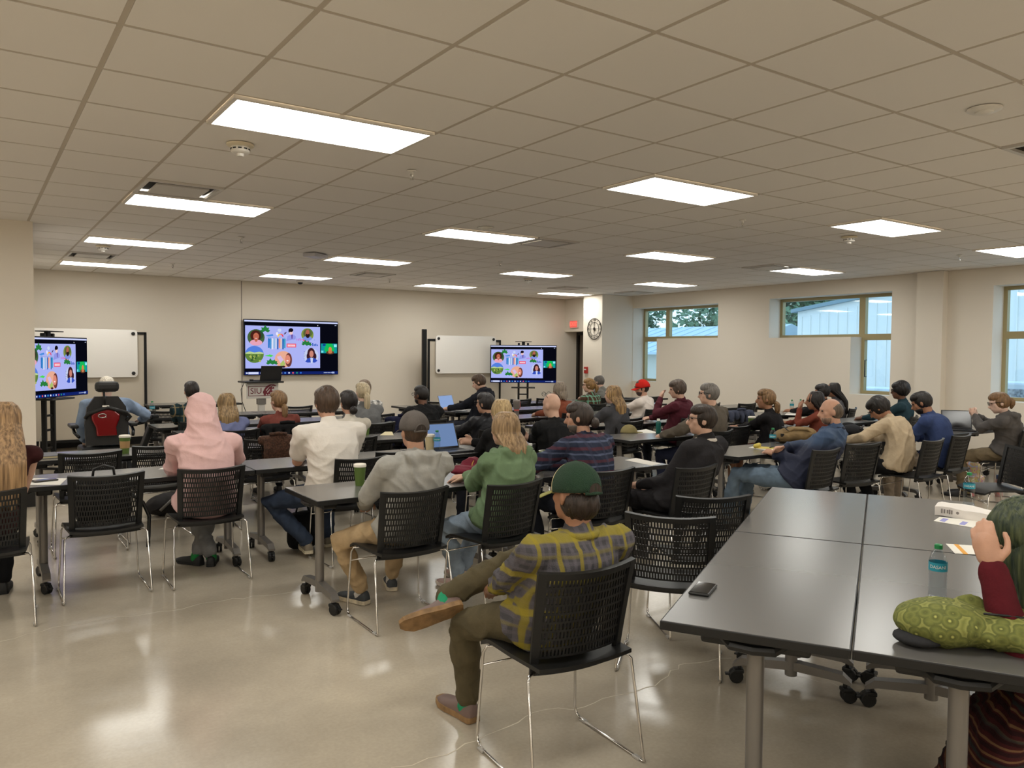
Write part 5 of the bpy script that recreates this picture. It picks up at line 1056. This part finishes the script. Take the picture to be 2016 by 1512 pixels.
# ================================================================ GREEN HAIRED WOMAN AT THE BIG TABLE
_hy = math.radians(30); _hp = Vector((3.33-math.sin(_hy)*.075, .83+math.cos(_hy)*.075, 0))
def gl(u, v, y): return tuple(Matrix.Rotation(-_hy, 3, 'Z') @ (at_y(u, v, y)-_hp))
GH = person('woman with green and brown hair resting her head on her hand at the big table', (3.33, .83), 30, 1980, 997, 1.20, 'light', True, fat=1.05, hyaw=10, hpitch=-30, hroll=-6, headk=1.05, hair=('long', 'dyed green', (30, 52, 46), dict(len=.34, w=.13, wav=1.4, c2=(84, 92, 60), back=-.06, spread=.02)), top=('hoodie', cloth('burgundy knit', (84, 22, 30))), pants=(plaid('striped maroon skirt cloth', (62, 24, 24), [('Z', .030, .2, .16, (128, 98, 66), .6), ('Z', .030, .6, .3, (34, 16, 18), .8), ('Z', .075, .4, .08, (40, 46, 44), .8)]), 'striped skirt'), skirt=(.06,),
    arm_pts=((gl(1952, 1118, 1.16), (-.95, .15, .2), (-.5, .35, -1)), ((-.03, .42, .775), (0, .2, 1), (1, -.4, -.3))), legs=(((-.46, .58, .095), None, 20), ((-.16, .56, .095), None, 0)), vox=.008, bvox=.006, chair_at=(3.31, .865, 30), chair_label='chair of the green haired woman', seed=61, bend=.08, hood='down')

# ================================================================ POWER WHEELCHAIR
WCX, WCY = 1.30, 10.35
WP = person('white haired person in pale blue shirt seated in the power wheelchair', (WCX+.06, WCY-.02), -6, 210, 742, 10.42, 'pale', fat=1.22, hyaw=-8, hair=('short', 'white hair', (226, 214, 198)), top=('shirt', cloth('pale blue cotton', (138, 156, 182))), pants=((128, 144, 166), 'pale blue jeans'), arms=('down', 'down'), arm_pts=(None, ((.36, .26, .80), (0, .2, 1), (1, -.6, -.3))), legs=(((-.10, .62, .18), None, 0), ((.10, .62, .18), None, 0)), vox=.014, chair_at=None, seat=.52, seed=62)
o = thing('power_wheelchair', 'black power wheelchair with a red shroud and headrest', 'wheelchair', (WCX, WCY, 0)); DKF = mat('dark wheelchair vinyl', (28, 27, 26), .5)
MB().cbox((0, .05, .27), (.44, .62, .22), .05).build('drive_base', DKF, o); MB().cbox((0, .02, .48), (.50, .50, .09), .03).build('seat_cushion', DKF, o)
by = -.28; bp = [(-.215, 0), (-.225, .25), (-.20, .44), (-.12, .56), (.12, .56), (.20, .44), (.225, .25), (.215, 0)]
MB().prism(bp, .07, Matrix.Rotation(PI/2, 3, 'X'), (0, by+.035, .56)).build('backrest', DKF, o)
MB().cbox((0, by-.07, 1.235), (.25, .09, .12), .04).build('headrest', DKF, o); b = MB(); b.tube([(-.02, by-.05, .95), (-.03, by-.11, 1.05), (-.04, by-.11, 1.2)], .012, 8); b.build('headrest_post', BLACKM, o, smooth=True)
RED = mat('metallic red shell', (132, 16, 20), .22, .3, coat=.6)
sh = [(-.10, -.02), (-.11, .08), (-.15, .17), (-.155, .22), (-.09, .28), (.08, .28), (.14, .22), (.135, .17), (.10, .08), (.11, -.02)]
s = MB(); s.prism(sh, .05, Matrix.Rotation(PI/2, 3, 'X'), (-.01, by-.045, .69)); s_ = s.build('red_shroud', RED, o); bv = s_.modifiers.new('b', 'BEVEL'); bv.width = .015; bv.segments = 3
b = MB(); b.tube([(-.055+.04*math.cos(a), by-.098, .905+.022*math.sin(a)) for a in lsp(0, 2*PI, 17)], .006, 6); b.tube([(-.03, by-.098, .89), (-.012, by-.098, .882)], .005, 6); b.build('emblem', CHROME, s_, smooth=True)
b = MB(); b.tube([(-.22, by-.06, .88), (-.20, by-.09, .93), (0, by-.10, 1.0), (.20, by-.09, .93), (.24, by-.06, .88), (.20, by-.07, .84)], .022, 8); b.build('push_handle', BLACK, o, smooth=True)
MB().box((-.02, by-.11, 1.015), (.07, .01, .018)).build('label_plate', PAPER, o)
for sx in (-1, 1):
    MB().cbox((sx*.31, .02, .77), (.085, .34, .04), .012).build('armrest', DKF, o); b = MB(); b.tube([(sx*.28, by+.02, .66), (sx*.31, -.1, .70), (sx*.31, .05, .75)], .018, 8); b.build('armrest_bracket', BLACKM, o, smooth=True)
    w = MB(); w.lathe([(.09, -.035), (.165, -.032), (.175, -.018), (.175, .018), (.165, .032), (.09, .035)], (sx*.27, .10, .175), 24, Matrix.Rotation(PI/2, 3, 'Y')); wh = w.build('drive_wheel', RUBBER, o)
    h = MB(); h.lathe([(.02, -.038), (.085, -.037), (.085, .037), (.02, .038)], (sx*.27, .10, .175), 18, Matrix.Rotation(PI/2, 3, 'Y')); h.build('hub', GREYM, wh)
    for yy in (-.33, .46): w = MB(); w.lathe([(.03, -.02), (.07, -.018), (.07, .018), (.03, .02)], (sx*.20, yy, .07), 16, Matrix.Rotation(PI/2, 3, 'Y')); w.build('caster_wheel', RUBBER, o)
    MB().cbox((sx*.11, .62, .09), (.15, .22, .02), .006).build('footrest', BLACKM, o)
b = MB(); b.tube([(.31, .10, .74), (.48, .22, .76), (.60, .30, .80)], .018, 8); b.build('joystick_arm', BLACKM, o, smooth=True); MB().cbox((.62, .31, .825), (.09, .11, .05), .015).build('joystick_box', BLACK, o); b = MB(); b.cyl((.62, .31, .85), (.62, .31, .89), .008, 8); b.build('joystick', BLACK, o)
MB().cbox((.50, .20, .56), (.06, .16, .30), .01, Matrix.Rotation(.35, 3, 'Y')).build('side_pouch', BLACK, o)
# ================================================================ THINGS ON TABLES AND CHAIRS
TZ = TH+.0005
def tz(u, v): p = at_z(u, v, TH); return p.x, p.y
CUPG = mat('green paper cup', (84, 108, 44), .6); LIDW = mat('white cup lid', (232, 226, 214), .4); KRAFT = mat('kraft sleeve', (170, 136, 92), .8)
def cup(lab, x, y, lid=True, sleeve=False, h=.135, body=None, text=None, panel=False, rz=0.):
    o = thing('paper_cup', lab, 'cup', (x, y, TZ), rz, 'green paper cups'); k = h/.135
    if lid: MB().lathe([(.030*k, 0), (.041*k, h)], n=24).build('cup_body', body or CUPG, o, auto=40)
    else: MB().lathe([(.030*k, 0), (.041*k, h), (.038*k, h), (.030*k, .02)], n=24).build('cup_body', body or CUPG, o, auto=40); b = MB(); b.tube([(.041*k*math.cos(a), .041*k*math.sin(a), h) for a in lsp(0, 2*PI, 25)], .0025, 6); b.build('rolled_rim', LIDW, o, smooth=True)
    if lid: MB().lathe([(.0435*k, h-.006), (.0445*k, h+.002), (.0425*k, h+.012), (.038*k, h+.015), (.037*k, h+.011)], n=24).build('lid', LIDW, o, auto=40)
    if sleeve: MB().lathe([(.0342*k, h*.33), (.0388*k, h*.75)], n=24).build('sleeve', KRAFT, o, auto=40)
    if text: me = text_mesh(text, .022*k, .0003, mats=(PAPER,)); wrap_text(me, .0375*k); q = link('lettering', me, o, (0, 0, h*.62))
    if panel: me = MB(); me.add([(.0365*k*math.sin(a), -.0365*k*math.cos(a), z) for z in (h*.38, h*.58) for a in lsp(-.3, .3, 5)], [(i, i+1, i+6, i+5) for i in range(4)]); me.build('printed_panel', PAPER, o)
    return o
az = lambda x, y: -math.atan2(x, y)      # turn prints towards the camera
x, y = tz(712, 957); cup('lidded green cup beside the grey hoodie man', x, y+.03)
x, y = tz(1071, 922); cup('open green cup with white lettering between green jacket and blue plaid', x, y, lid=False, text='Sippin', rz=az(x, y)+.25, h=.14)
x, y = tz(246, 893); cup('green cup with a kraft sleeve on the left third-row table', x, y, sleeve=True, h=.15)
x, y = tz(721, 856); cup('lidded green cup behind the white t-shirt man', x, y)
x, y = tz(1480, 846); cup('lidded green cup beside the black ponytail top', x, y, h=.15)
x, y = tz(846, 890); cup('cream paper cup behind the grey cap', x+.0, y, h=.15, body=mat('cream cup', (206, 190, 150), .6))
CLEAR = bpy.data.materials.new('clear bottle plastic'); CLEAR.use_nodes = True
n_ = CLEAR.node_tree.nodes; l_ = CLEAR.node_tree.links; n_.clear(); o_ = n_.new('ShaderNodeOutputMaterial'); mx_ = n_.new('ShaderNodeMixShader'); tr_ = n_.new('ShaderNodeBsdfTransparent'); gl_ = n_.new('ShaderNodeBsdfGlossy'); lw_ = n_.new('ShaderNodeLayerWeight')
tr_.inputs[0].default_value = (.86, .90, .92, 1); gl_.inputs['Roughness'].default_value = .06; lw_.inputs[0].default_value = .12; l_.new(lw_.outputs['Facing'], mx_.inputs[0]); l_.new(tr_.outputs[0], mx_.inputs[1]); l_.new(gl_.outputs[0], mx_.inputs[2]); l_.new(mx_.outputs[0], o_.inputs[0])
LABB = mat('teal bottle label', (44, 148, 168), .4); CAPG = mat('green bottle cap', (30, 128, 70), .4)
def bottle(lab, x, y, z=TZ, h=.205, cap=None, text='DASANI', rz=None, group='clear water bottles'):
    o = thing('water_bottle', lab, 'bottle', (x, y, z), az(x, y) if rz is None else rz, group); k = h/.205
    prof = [(.026, 0), (.0315, .006)]
    for i in range(7): prof += [(.0318, .012+i*.013), (.0300, .0185+i*.013)]
    prof += [(.0322, .106), (.0322, .142), (.030, .150), (.024, .172), (.014, .186), (.0125, .192)]
    MB().lathe([(r*k, q*k) for r, q in prof], n=24).build('bottle_body', CLEAR, o, smooth=True)
    MB().lathe([(.0325*k, .108*k), (.0325*k, .140*k)], n=24, cap=False).build('label', LABB, o, smooth=True)
    MB().lathe([(.0145*k, .189*k), (.0145*k, .204*k), (.012*k, .206*k)], n=16).build('cap', cap or CAPG, o, auto=40)
    if text: me = text_mesh(text, .017*k, .0002, mats=(PAPER,)); wrap_text(me, .0330*k); link('lettering', me, o, (0, 0, .124*k))
    return o
x, y = tz(1845, 1178); bottle('water bottle with a teal label on the big table', x, y)
x, y = tz(1907, 996); bottle('water bottle at the far end of the big table', x, y)
x, y = tz(1521, 884); bottle('water bottle beside the tan backpack', x, y)
x, y = tz(284, 822); bottle('water bottle on the left front table', x+.10, 11.62, h=.22)
for u, lab in ((1559, 'small water bottle on the window side table, left of two'), (1576, 'small water bottle on the window side table, right of two')): p = at_y(u, 800, 7.72); bottle(lab, p.x, 7.72, text=None)
x, y = tz(1047, 925); bottle('water bottle with a white cap behind the green jacket', x, y+.02, cap=WHITEP)
x, y = tz(852, 893); bottle('water bottle with a teal cap beside the laptop', x+.06, y+.03)
# teal opaque bottle
x, y = tz(1296, 853); o = thing('sport_bottle', 'opaque teal bottle with a white cap on the cap table', 'bottle', (x, y, TZ)); MB().lathe([(.026, 0), (.030, .006), (.030, .12), (.026, .135), (.02, .142)], n=20).build('bottle_body', mat('teal bottle', (14, 92, 84), .3), o, auto=50); MB().lathe([(.018, .140), (.018, .165), (.014, .17)], n=16).build('cap', LIDW, o, auto=40)
# tumbler
x, y = tz(1017, 815); x, y = at_y(1017, 815, 9.25).x, 9.25; o = thing('tumbler', 'tall grey tumbler with a coral handle and band', 'tumbler', (x, y, TZ), .5); COR = mat('coral plastic', (206, 92, 84), .45)
MB().lathe([(.034, 0), (.036, .10), (.049, .13), (.050, .225)], n=24).build('tumbler_body', mat('tumbler grey', (112, 104, 98), .4), o, auto=50); MB().lathe([(.0515, .222), (.0515, .238), (.045, .243)], n=24).build('lid', mat('tumbler lid', (150, 142, 136), .4), o, auto=40)
b = MB(); b.tube([(.048, 0, .21), (.10, 0, .205), (.105, 0, .13), (.06, 0, .11)], .011, 8); b.build('handle', COR, o, smooth=True); MB().lathe([(.0375, .085), (.0385, .105)], n=24).build('band', COR, o); b = MB(); b.cyl((0, 0, .24), (.01, 0, .32), .005, 8); b.build('straw', WHITEP, o)
def sheet(lab, pts, m_=None, th=.0012, name='paper_sheet', cat='paper', z=TZ):
    P = [at_z(u, v, TH) for u, v in pts]; c = sum(P, Vector())/len(P); o = thing(name, lab, cat, (c.x, c.y, z)); s = MB().prism([(p.x-c.x, p.y-c.y) for p in P], th).build('sheet', m_ or PAPER, o); return o, P, c
o, P, c = sheet('white sheet with a phone on it at the left edge', [(52, 955), (118, 955), (132, 942), (66, 942)])
b = thing('phone', 'dark phone on the white sheet at the left edge', 'phone', (c.x-.01, c.y+.02, TZ+.0015), .2); MB().cbox((0, 0, .006), (.15, .075, .011), .004).build('case', mat('dark grey phone case', (58, 54, 50), .5), b); MB().box((0, 0, .0118), (.14, .066, .0008)).build('glass', mat('phone glass grey', (74, 70, 66), .15), b)
x, y = tz(85, 900); o = thing('notebook', 'grey hardback notebook with cream pages', 'book', (x, y, TZ), .05); MB().box((0, 0, .012), (.205, .275, .016)).build('pages', mat('cream pages', (214, 200, 160), .8), o); b = MB(); b.box((0, 0, .0215), (.22, .29, .003)); b.box((0, 0, .0018), (.22, .29, .003)); b.box((-.108, 0, .0115), (.004, .29, .02)); b.build('cover', mat('slate cover', (92, 92, 98), .6), o)
sheet('white sheet left of the pink hoodie', [(312, 924), (340, 924), (345, 917), (326, 919)])
sheet('white sheet at the aisle end of the open cup table', [(1230, 906), (1283, 917), (1302, 913), (1252, 902)], mat('light grey paper', (206, 200, 190), .7))
sheet('cream paper beside the khaki cap', [(1256, 853), (1300, 853), (1272, 845), (1254, 848)])
sheet('paper at the blonde periwinkle woman\'s right', [(486, 851), (512, 848), (503, 844), (488, 846)])
sheet('notepad sheet behind the white t-shirt man', [(748, 857), (775, 857), (772, 850), (758, 850)], mat('cream pages', (214, 200, 160), .8))
sheet('papers by the small bottles on the window side table', [(1545, 817), (1566, 818), (1572, 812), (1552, 811)])
# things on the big table
o, P, c = sheet('small white flyer with an orange stripe on the big table', [(1862, 1071), (1940, 1076), (1965, 1094), (1880, 1090)])
d1 = (P[1]-P[0]); d2 = (P[3]-P[0]); q = [P[0]+d1*.20, P[0]+d1*.32, P[0]+d1*.32+d2, P[0]+d1*.20+d2]; MB().prism([(p.x-c.x, p.y-c.y) for p in q], .0016).build('orange_stripe', mat('orange print', (226, 160, 60), .7), o)
o, P, c = sheet('printed leaflet with lilac blocks on the big table', [(1838, 1026), (1850, 1018), (1945, 1028), (1932, 1042)])
for a0, a1 in ((.10, .22), (.52, .64)):
    d1 = P[3]-P[0]; d2 = P[1]-P[0]; q = [P[0]+d1*a0+d2*.15, P[0]+d1*a1+d2*.15, P[0]+d1*a1+d2*.85, P[0]+d1*a0+d2*.85]; MB().prism([(p.x-c.x, p.y-c.y) for p in q], .0016).build('lilac_block', mat('lilac print', (150, 150, 206), .7), o)
pa, pb = at_z(1840, 1014, TH), at_z(1945, 1030, TH); dv = (pb-pa); o = thing('paper_bag', 'white paper food bag lying on the big table', 'paper bag', ((pa.x+pb.x)/2, (pa.y+pb.y)/2, TZ), math.atan2(dv.y, dv.x)); Lb = dv.length
b = MB(); prof = [(-.0, .0), (.0, .055), (.04, .075), (.10, .070), (.135, .03), (.13, 0)]
rings = []
for i, t in enumerate(lsp(0, 1, 8)): rings.append([Vector((-Lb/2+Lb*t, y_*(1-.06*t), z_*(1.0-.25*abs(t-.3))+.003*math.sin(9*t+3*y_*30))) for y_, z_ in prof])
b.loft(rings); b.build('bag_body', mat('white bag paper', (232, 226, 220), .7, bump=(30, .3)), o)
b = MB()
for k, xx in enumerate((-.36, -.31, -.25, -.21, -.17)): b.box((Lb*xx, -.0015, .03), (Lb*.03, .001, .026-.003*(k % 3)))
b.ell((-Lb*.06, -.001, .030), (.008, .001, .008)); b.build('print', mat('grey print', (140, 132, 128), .7), o)
x, y = tz(1384, 1163); o = thing('phone', 'black phone with glossy glass on the corner of the big table', 'phone', (x, y, TZ), math.radians(-10)); MB().cbox((0, 0, .006), (.078, .155, .012), .005, rzm(-.9)).build('case', mat('black phone case', (20, 18, 18), .4), o); MB().box((0, 0, .0124), (.068, .143, .0008), rzm(-.9)).build('glass', mat('phone glass', (12, 12, 14), .04, spec=.8), o)  # phone glass is dark and mirrors the ceiling, no emission
# green floral bag
pc = at_z(1880, 1275, TH); o = thing('floral_bag', 'olive green floral fabric backpack on the big table edge', 'bag', (pc.x+.06, pc.y-.01, TZ), math.radians(-52))
FLO = mat('olive floral cloth', (104, 108, 48), .85, bump=(60, .3)); nn = FLO.node_tree.nodes; ll = FLO.node_tree.links; vo = nn.new('ShaderNodeTexVoronoi'); vo.inputs['Scale'].default_value = 26; tcx = nn.new('ShaderNodeTexCoord'); ll.new(tcx.outputs['Object'], vo.inputs['Vector']); rp = nn.new('ShaderNodeValToRGB'); rp.color_ramp.elements[0].position = .05; rp.color_ramp.elements[0].color = (*lin((176, 176, 96)), 1); rp.color_ramp.elements[1].position = .95; rp.color_ramp.elements[1].color = (*lin((112, 116, 54)), 1)
for pz, cc in ((.16, (84, 90, 38)), (.42, (116, 120, 58)), (.62, (88, 94, 42)), (.72, (140, 142, 76))): e = rp.color_ramp.elements.new(pz); e.color = (*lin(cc), 1)
ll.new(vo.outputs['Distance'], rp.inputs[0]); ll.new(rp.outputs[0], nn['Principled BSDF'].inputs['Base Color'])
b = MB(); b.ell((-.07, 0, .065), (.15, .125, .072)); b.ell((.10, .0, .055), (.20, .11, .058)); b.ell((.27, .01, .04), (.14, .08, .042)); b.ell((.02, .07, .10), (.055, .03, .045)); b.limb([(.0, .06, .09), (.15, .09, .075), (.32, .08, .05)], [.03, .03, .025], 10)
link('bag_body', remesh(b, .008, FLO, 4, (.007, 46), 5), o)
b = MB(); b.tube([(.03, -.05, .118), (.12, -.03, .112), (.22, -.01, .097), (.32, .0, .083)], .004, 6); b.build('zipper', RUBBER, o, smooth=True); b = MB(); b.ell((-.15, -.045, .022), (.075, .07, .023)); b.build('base_panel', cloth('dark base cloth', (46, 46, 48)), o, smooth=True)
b = MB(); b.tube([(.20, .06, .09), (.30, .10, .085), (.42, .10, .06), (.52, .07, .03)], .010, 8); b.build('strap', FLO, o, smooth=True)
# laptops
SBL = emat('laptop glow', lin((150, 178, 226)), .55)
x, y = tz(888, 890); laptop('dark laptop showing a pale document behind the grey cap', x, y+.02, TZ, 0.05, 112, .37, emat('document glow', lin((122, 150, 196)), .5))
b = MB(); 
x, y = at_y(893, 806, 10.55).x, 10.52; laptop('laptop with a bright blue screen before the black hoodie man', x, y, TZ, math.radians(22), 108, .36, SBL, mat('silver laptop', (150, 150, 156), .35, .6))
x, y = tz(1893, 848); laptop('dark laptop open at the far right table', x, y+.03, TZ, math.radians(-52), 105, .34)
x = at_y(1236, 775, 11.85).x; laptop('laptop with its dark lid to us near the older man', x, 11.85, TZ, math.radians(60), 110, .36)
# caps, pads, bags
x, y = tz(1238, 852); o = thing('khaki_cap', 'khaki baseball cap lying on the table', 'cap', (x, y, TZ), math.radians(-110)); KH = cloth('khaki twill', (138, 126, 86))
b = MB(); g = []; of = []
for th in lsp(.03, PI/2, 10):
    g.append([Vector((math.sin(th)*math.sin(a)*.085, math.sin(th)*math.cos(a)*.10, math.cos(th)*.095)) for a in lsp(0, 2*PI, 25)]); of.append([Vector((math.sin(th)*math.sin(a), math.sin(th)*math.cos(a), math.cos(th)))*.0015 for a in lsp(0, 2*PI, 25)])
b.slab(g, of); b.build('crown', KH, o, smooth=True); g = [[Vector((math.sin(a)*(.085-.012*i), math.cos(a)*.10*(1-i)+i*(.10+.07*math.cos(a)), .012-.008*i-.006*a*a)) for a in lsp(-1.05, 1.05, 15)] for i in lsp(0, 1, 5)]; b = MB(); b.slab(g, [[Vector((0, 0, .0015))]*15]*5); b.build('brim', KH, o, smooth=True)
b = MB(); b.ell((0, 0, .096), (.006, .006, .004)); b.build('button', KH, o, smooth=True)
o, P, c = sheet('white pad under the yellow notes', [(1474, 882), (1538, 890), (1550, 885), (1487, 879)], th=.006, name='writing_pad', cat='notepad'); YEL = mat('yellow legal paper', (214, 192, 90), .7)
MB().cbox((.02, .0, .008), (.16, .20, .003), .001, rzm(.5)).build('yellow_sheet', YEL, o); b = MB(); b.tube([(-.10, .07, .026), (.02, .12, .026)], .022, 12); b.build('rolled_page', YEL, o, smooth=True); b = MB(); b.tube([(.0, -.02, .014), (.12, .02, .014)], .004, 6); b.build('pen', BLACK, o)
x, y = tz(1562, 874); o = thing('tan_backpack', 'tan canvas backpack lying on the yellow pad table', 'backpack', (x+.1, y+.05, TZ), math.radians(-35)); TAN = cloth('tan canvas', (130, 108, 76)); b = MB(); b.ell((0, 0, .085), (.20, .14, .085)); b.ell((-.12, 0, .07), (.11, .13, .07)); b.ell((.10, -.02, .10), (.12, .10, .07)); link('bag_body', remesh(b, .010, TAN, 4, (.008, 34), 8), o)
b = MB(); b.tube([(-.16, -.08, .10), (-.05, -.10, .155), (.08, -.11, .15), (.19, -.08, .08)], .012, 8); b.build('strap', TAN, o, smooth=True); b = MB(); b.box((-.19, -.07, .05), (.04, .02, .03)); b.box((-.17, -.10, .09), (.03, .02, .03)); b.build('buckle', BLACK, o); b = MB(); b.tube([(-.1, -.1, .13), (-.13, -.06, .16), (-.08, .0, .17)], .006, 6); b.build('cord', BLACK, o, smooth=True)
x, y = tz(1690, 862); o = thing('black_backpack', 'black soft bag on the table before the beige shirted man', 'bag', (x-.1, y+.02, TZ), .4); b = MB(); b.ell((0, 0, .075), (.2, .13, .075)); b.ell((.1, .05, .1), (.1, .1, .07)); link('bag_body', remesh(b, .012, cloth('black nylon bag', (24, 24, 27)), 4, (.008, 34), 9), o); b = MB(); b.tube([(-.1, -.1, .11), (0, -.12, .145), (.12, -.09, .12)], .010, 8); b.build('strap', BLACK, o, smooth=True)
x, y = tz(910, 936); o = thing('maroon_bag', 'maroon drawstring cloth bag between grey hoodie and green jacket', 'bag', (x+.05, y, TZ), .3); b = MB(); b.ell((0, 0, .04), (.17, .10, .042)); b.ell((.07, .02, .08), (.09, .06, .05)); b.limb([(-.1, -.02, .03), (.02, .05, .07), (.14, .03, .06)], [.03, .035, .02], 10); link('bag_body', remesh(b, .009, cloth('maroon nylon', (104, 24, 42), rough=.6), 3, (.012, 44), 10), o); b = MB(); b.tube([(-.05, -.08, .02), (.0, -.04, .085), (.08, .0, .12)], .004, 6); b.build('drawstring', cloth('gold cord', (170, 130, 60)), o, smooth=True)
# bag on the empty chair, headset-like handle
o = thing('laptop_bag', 'black laptop bag on the empty chair at the left', 'bag', (.745, 5.96, .462)); b = MB(); b.cbox((0, -.02, .17), (.34, .12, .30), .04); link('bag_body', remesh(b, .012, cloth('black bag nylon', (22, 22, 24)), 5, (.006, 40), 4), o)
b = MB(); b.tube([(-.07, -.02, .30), (-.06, -.02, .385), (.0, -.02, .405), (.06, -.02, .385), (.07, -.02, .30)], .009, 8); b.build('handle', BLACK, o, smooth=True); b = MB(); b.tube([(.16, 0, .2), (.25, .02, .12), (.29, .02, .02), (.285, .02, -.12), (.28, .02, -.20)], .013, 8); b.build('strap', BLACK, o, smooth=True)
# coats over chairs
def coat(lab, x, y, deg, m_, w=.24, drop=.30, th=.03, seed=3, z=.83, cat='jacket'):
    o = thing('coat', lab, cat, (x, y, 0), math.radians(deg)); b = MB()
    b.limb([(-w, -.235, z-.01), (0, -.262, z), (w, -.235, z-.01)], [th*1.5]*3, 12)
    for yy, d in ((-.285, drop), (-.185, drop*.8)):
        for k in range(5): q = -w+.04+k*(2*w-.08)/4; b.limb([(q, yy+.01, z), (q*1.02, yy-.01, z-d*.5), (q*1.05, yy, z-d-.03*math.sin(k*2+seed))], [th, th*1.25, th*1.1], 10)
    link('cloth', remesh(b, .012, m_, 6, (.009, 40), seed), o); b = MB(); b.tube([(-.08, -.27, z+.045), (0, -.285, z+.055), (.08, -.27, z+.045)], .016, 8); b.build('collar', m_, o, smooth=True); return o
coat('black coat draped over the rust sweater woman\'s chair', 2.87, 8.70, -2, cloth('black wool', (22, 21, 22)))
coat('brown furry coat on the chair behind the periwinkle sweater', 2.40, 7.55, -4, mat('brown fur', (70, 42, 26), .9, noise=(60, .5), bump=(120, 1.)), w=.14, drop=.22)
coat('navy jacket on the chair behind the pale ponytail woman', 4.42, 8.98, 0, cloth('navy shell', (32, 34, 58)), w=.2)
coat('slate jacket folded over a chair back in front of the black ponytail top', 9.05, 7.55, -3, cloth('slate shell', (66, 70, 86)), drop=.10)
# floor bags
p = at_z(1922, 976); o = thing('pastel_backpack', 'pastel tie-dye floral backpack on the floor', 'backpack', (p.x+.05, p.y+.10, 0), .2)
PAS = mat('pastel floral cloth', (214, 170, 190), .8); nn = PAS.node_tree.nodes; ll = PAS.node_tree.links; tcx = nn.new('ShaderNodeTexCoord'); nz = nn.new('ShaderNodeTexNoise'); nz.inputs['Scale'].default_value = 11; nz.inputs['Detail'].default_value = 3; nz.inputs['Distortion'].default_value = 1.5; ll.new(tcx.outputs['Object'], nz.inputs['Vector']); rp = nn.new('ShaderNodeValToRGB'); rp.color_ramp.elements[0].position = .30; rp.color_ramp.elements[0].color = (*lin((120, 92, 150)), 1); rp.color_ramp.elements[1].position = .72; rp.color_ramp.elements[1].color = (*lin((206, 214, 226)), 1)
for pz, cc in ((.40, (224, 160, 186)), (.47, (236, 206, 150)), (.52, (190, 214, 150)), (.58, (226, 150, 120)), (.64, (176, 190, 226))): e = rp.color_ramp.elements.new(pz); e.color = (*lin(cc), 1)
ll.new(nz.outputs['Fac'], rp.inputs[0]); ll.new(rp.outputs[0], nn['Principled BSDF'].inputs['Base Color'])
b = MB(); b.cbox((0, 0, .21), (.31, .19, .40), .07); b.cbox((0, -.10, .13), (.24, .07, .20), .03); link('bag_body', remesh(b, .010, PAS, 4, (.005, 30), 3), o); b = MB(); b.tube([(-.04, .02, .40), (-.03, .02, .45), (.03, .02, .45), (.04, .02, .40)], .008, 8); b.build('handle', BLACK, o, smooth=True); b = MB(); b.tube([(-.15, -.02, .14), (-.22, -.06, .10), (-.26, -.10, .02)], .02, 8); b.build('pink_strap', cloth('pink web', (206, 116, 120)), o, smooth=True); b = MB(); b.tube([(-.12, -.137, .22), (.0, -.142, .235), (.12, -.137, .22)], .004, 6); b.build('zipper', WHITEP, o)
p = at_z(1966, 977); o = thing('steel_bottle', 'blue capped printed bottle beside the pastel backpack', 'bottle', (p.x, p.y, 0)); MB().lathe([(.036, 0), (.038, .01), (.038, .19), (.032, .21)], n=20).build('bottle_body', mat('printed bottle', (196, 186, 186), .4, noise=(30, .4), rgb2=(206, 120, 110)), o, auto=50); MB().lathe([(.033, .208), (.033, .25), (.028, .255)], n=20).build('cap', mat('blue cap', (30, 66, 120), .4), o, auto=40)
p = at_z(318, 1000); o = thing('dark_backpack', 'dark grey backpack on the floor under the left tables', 'backpack', (1.62, 8.4, 0), .3); b = MB(); b.ell((0, 0, .11), (.22, .15, .115)); b.ell((.1, .02, .15), (.12, .11, .09)); link('bag_body', remesh(b, .012, cloth('dark grey nylon', (44, 42, 42)), 4, (.010, 34), 6), o); b = MB(); b.tube([(-.14, -.13, .08), (-.02, -.16, .19), (.12, -.13, .16)], .014, 8); b.build('strap', mat('grey webbing', (110, 106, 102), .7), o, smooth=True)
o = thing('black_tote', 'black bag on the floor at the white t-shirt man\'s feet', 'bag', (2.28, 6.35, 0), .2); b = MB(); b.cbox((0, 0, .16), (.26, .16, .31), .06); link('bag_body', remesh(b, .012, cloth('black bag nylon', (22, 22, 24)), 4, (.008, 34), 7), o); b = MB(); b.tube([(-.06, 0, .31), (-.04, 0, .38), (.04, 0, .38), (.06, 0, .31)], .008, 6); b.build('handle', BLACK, o, smooth=True)
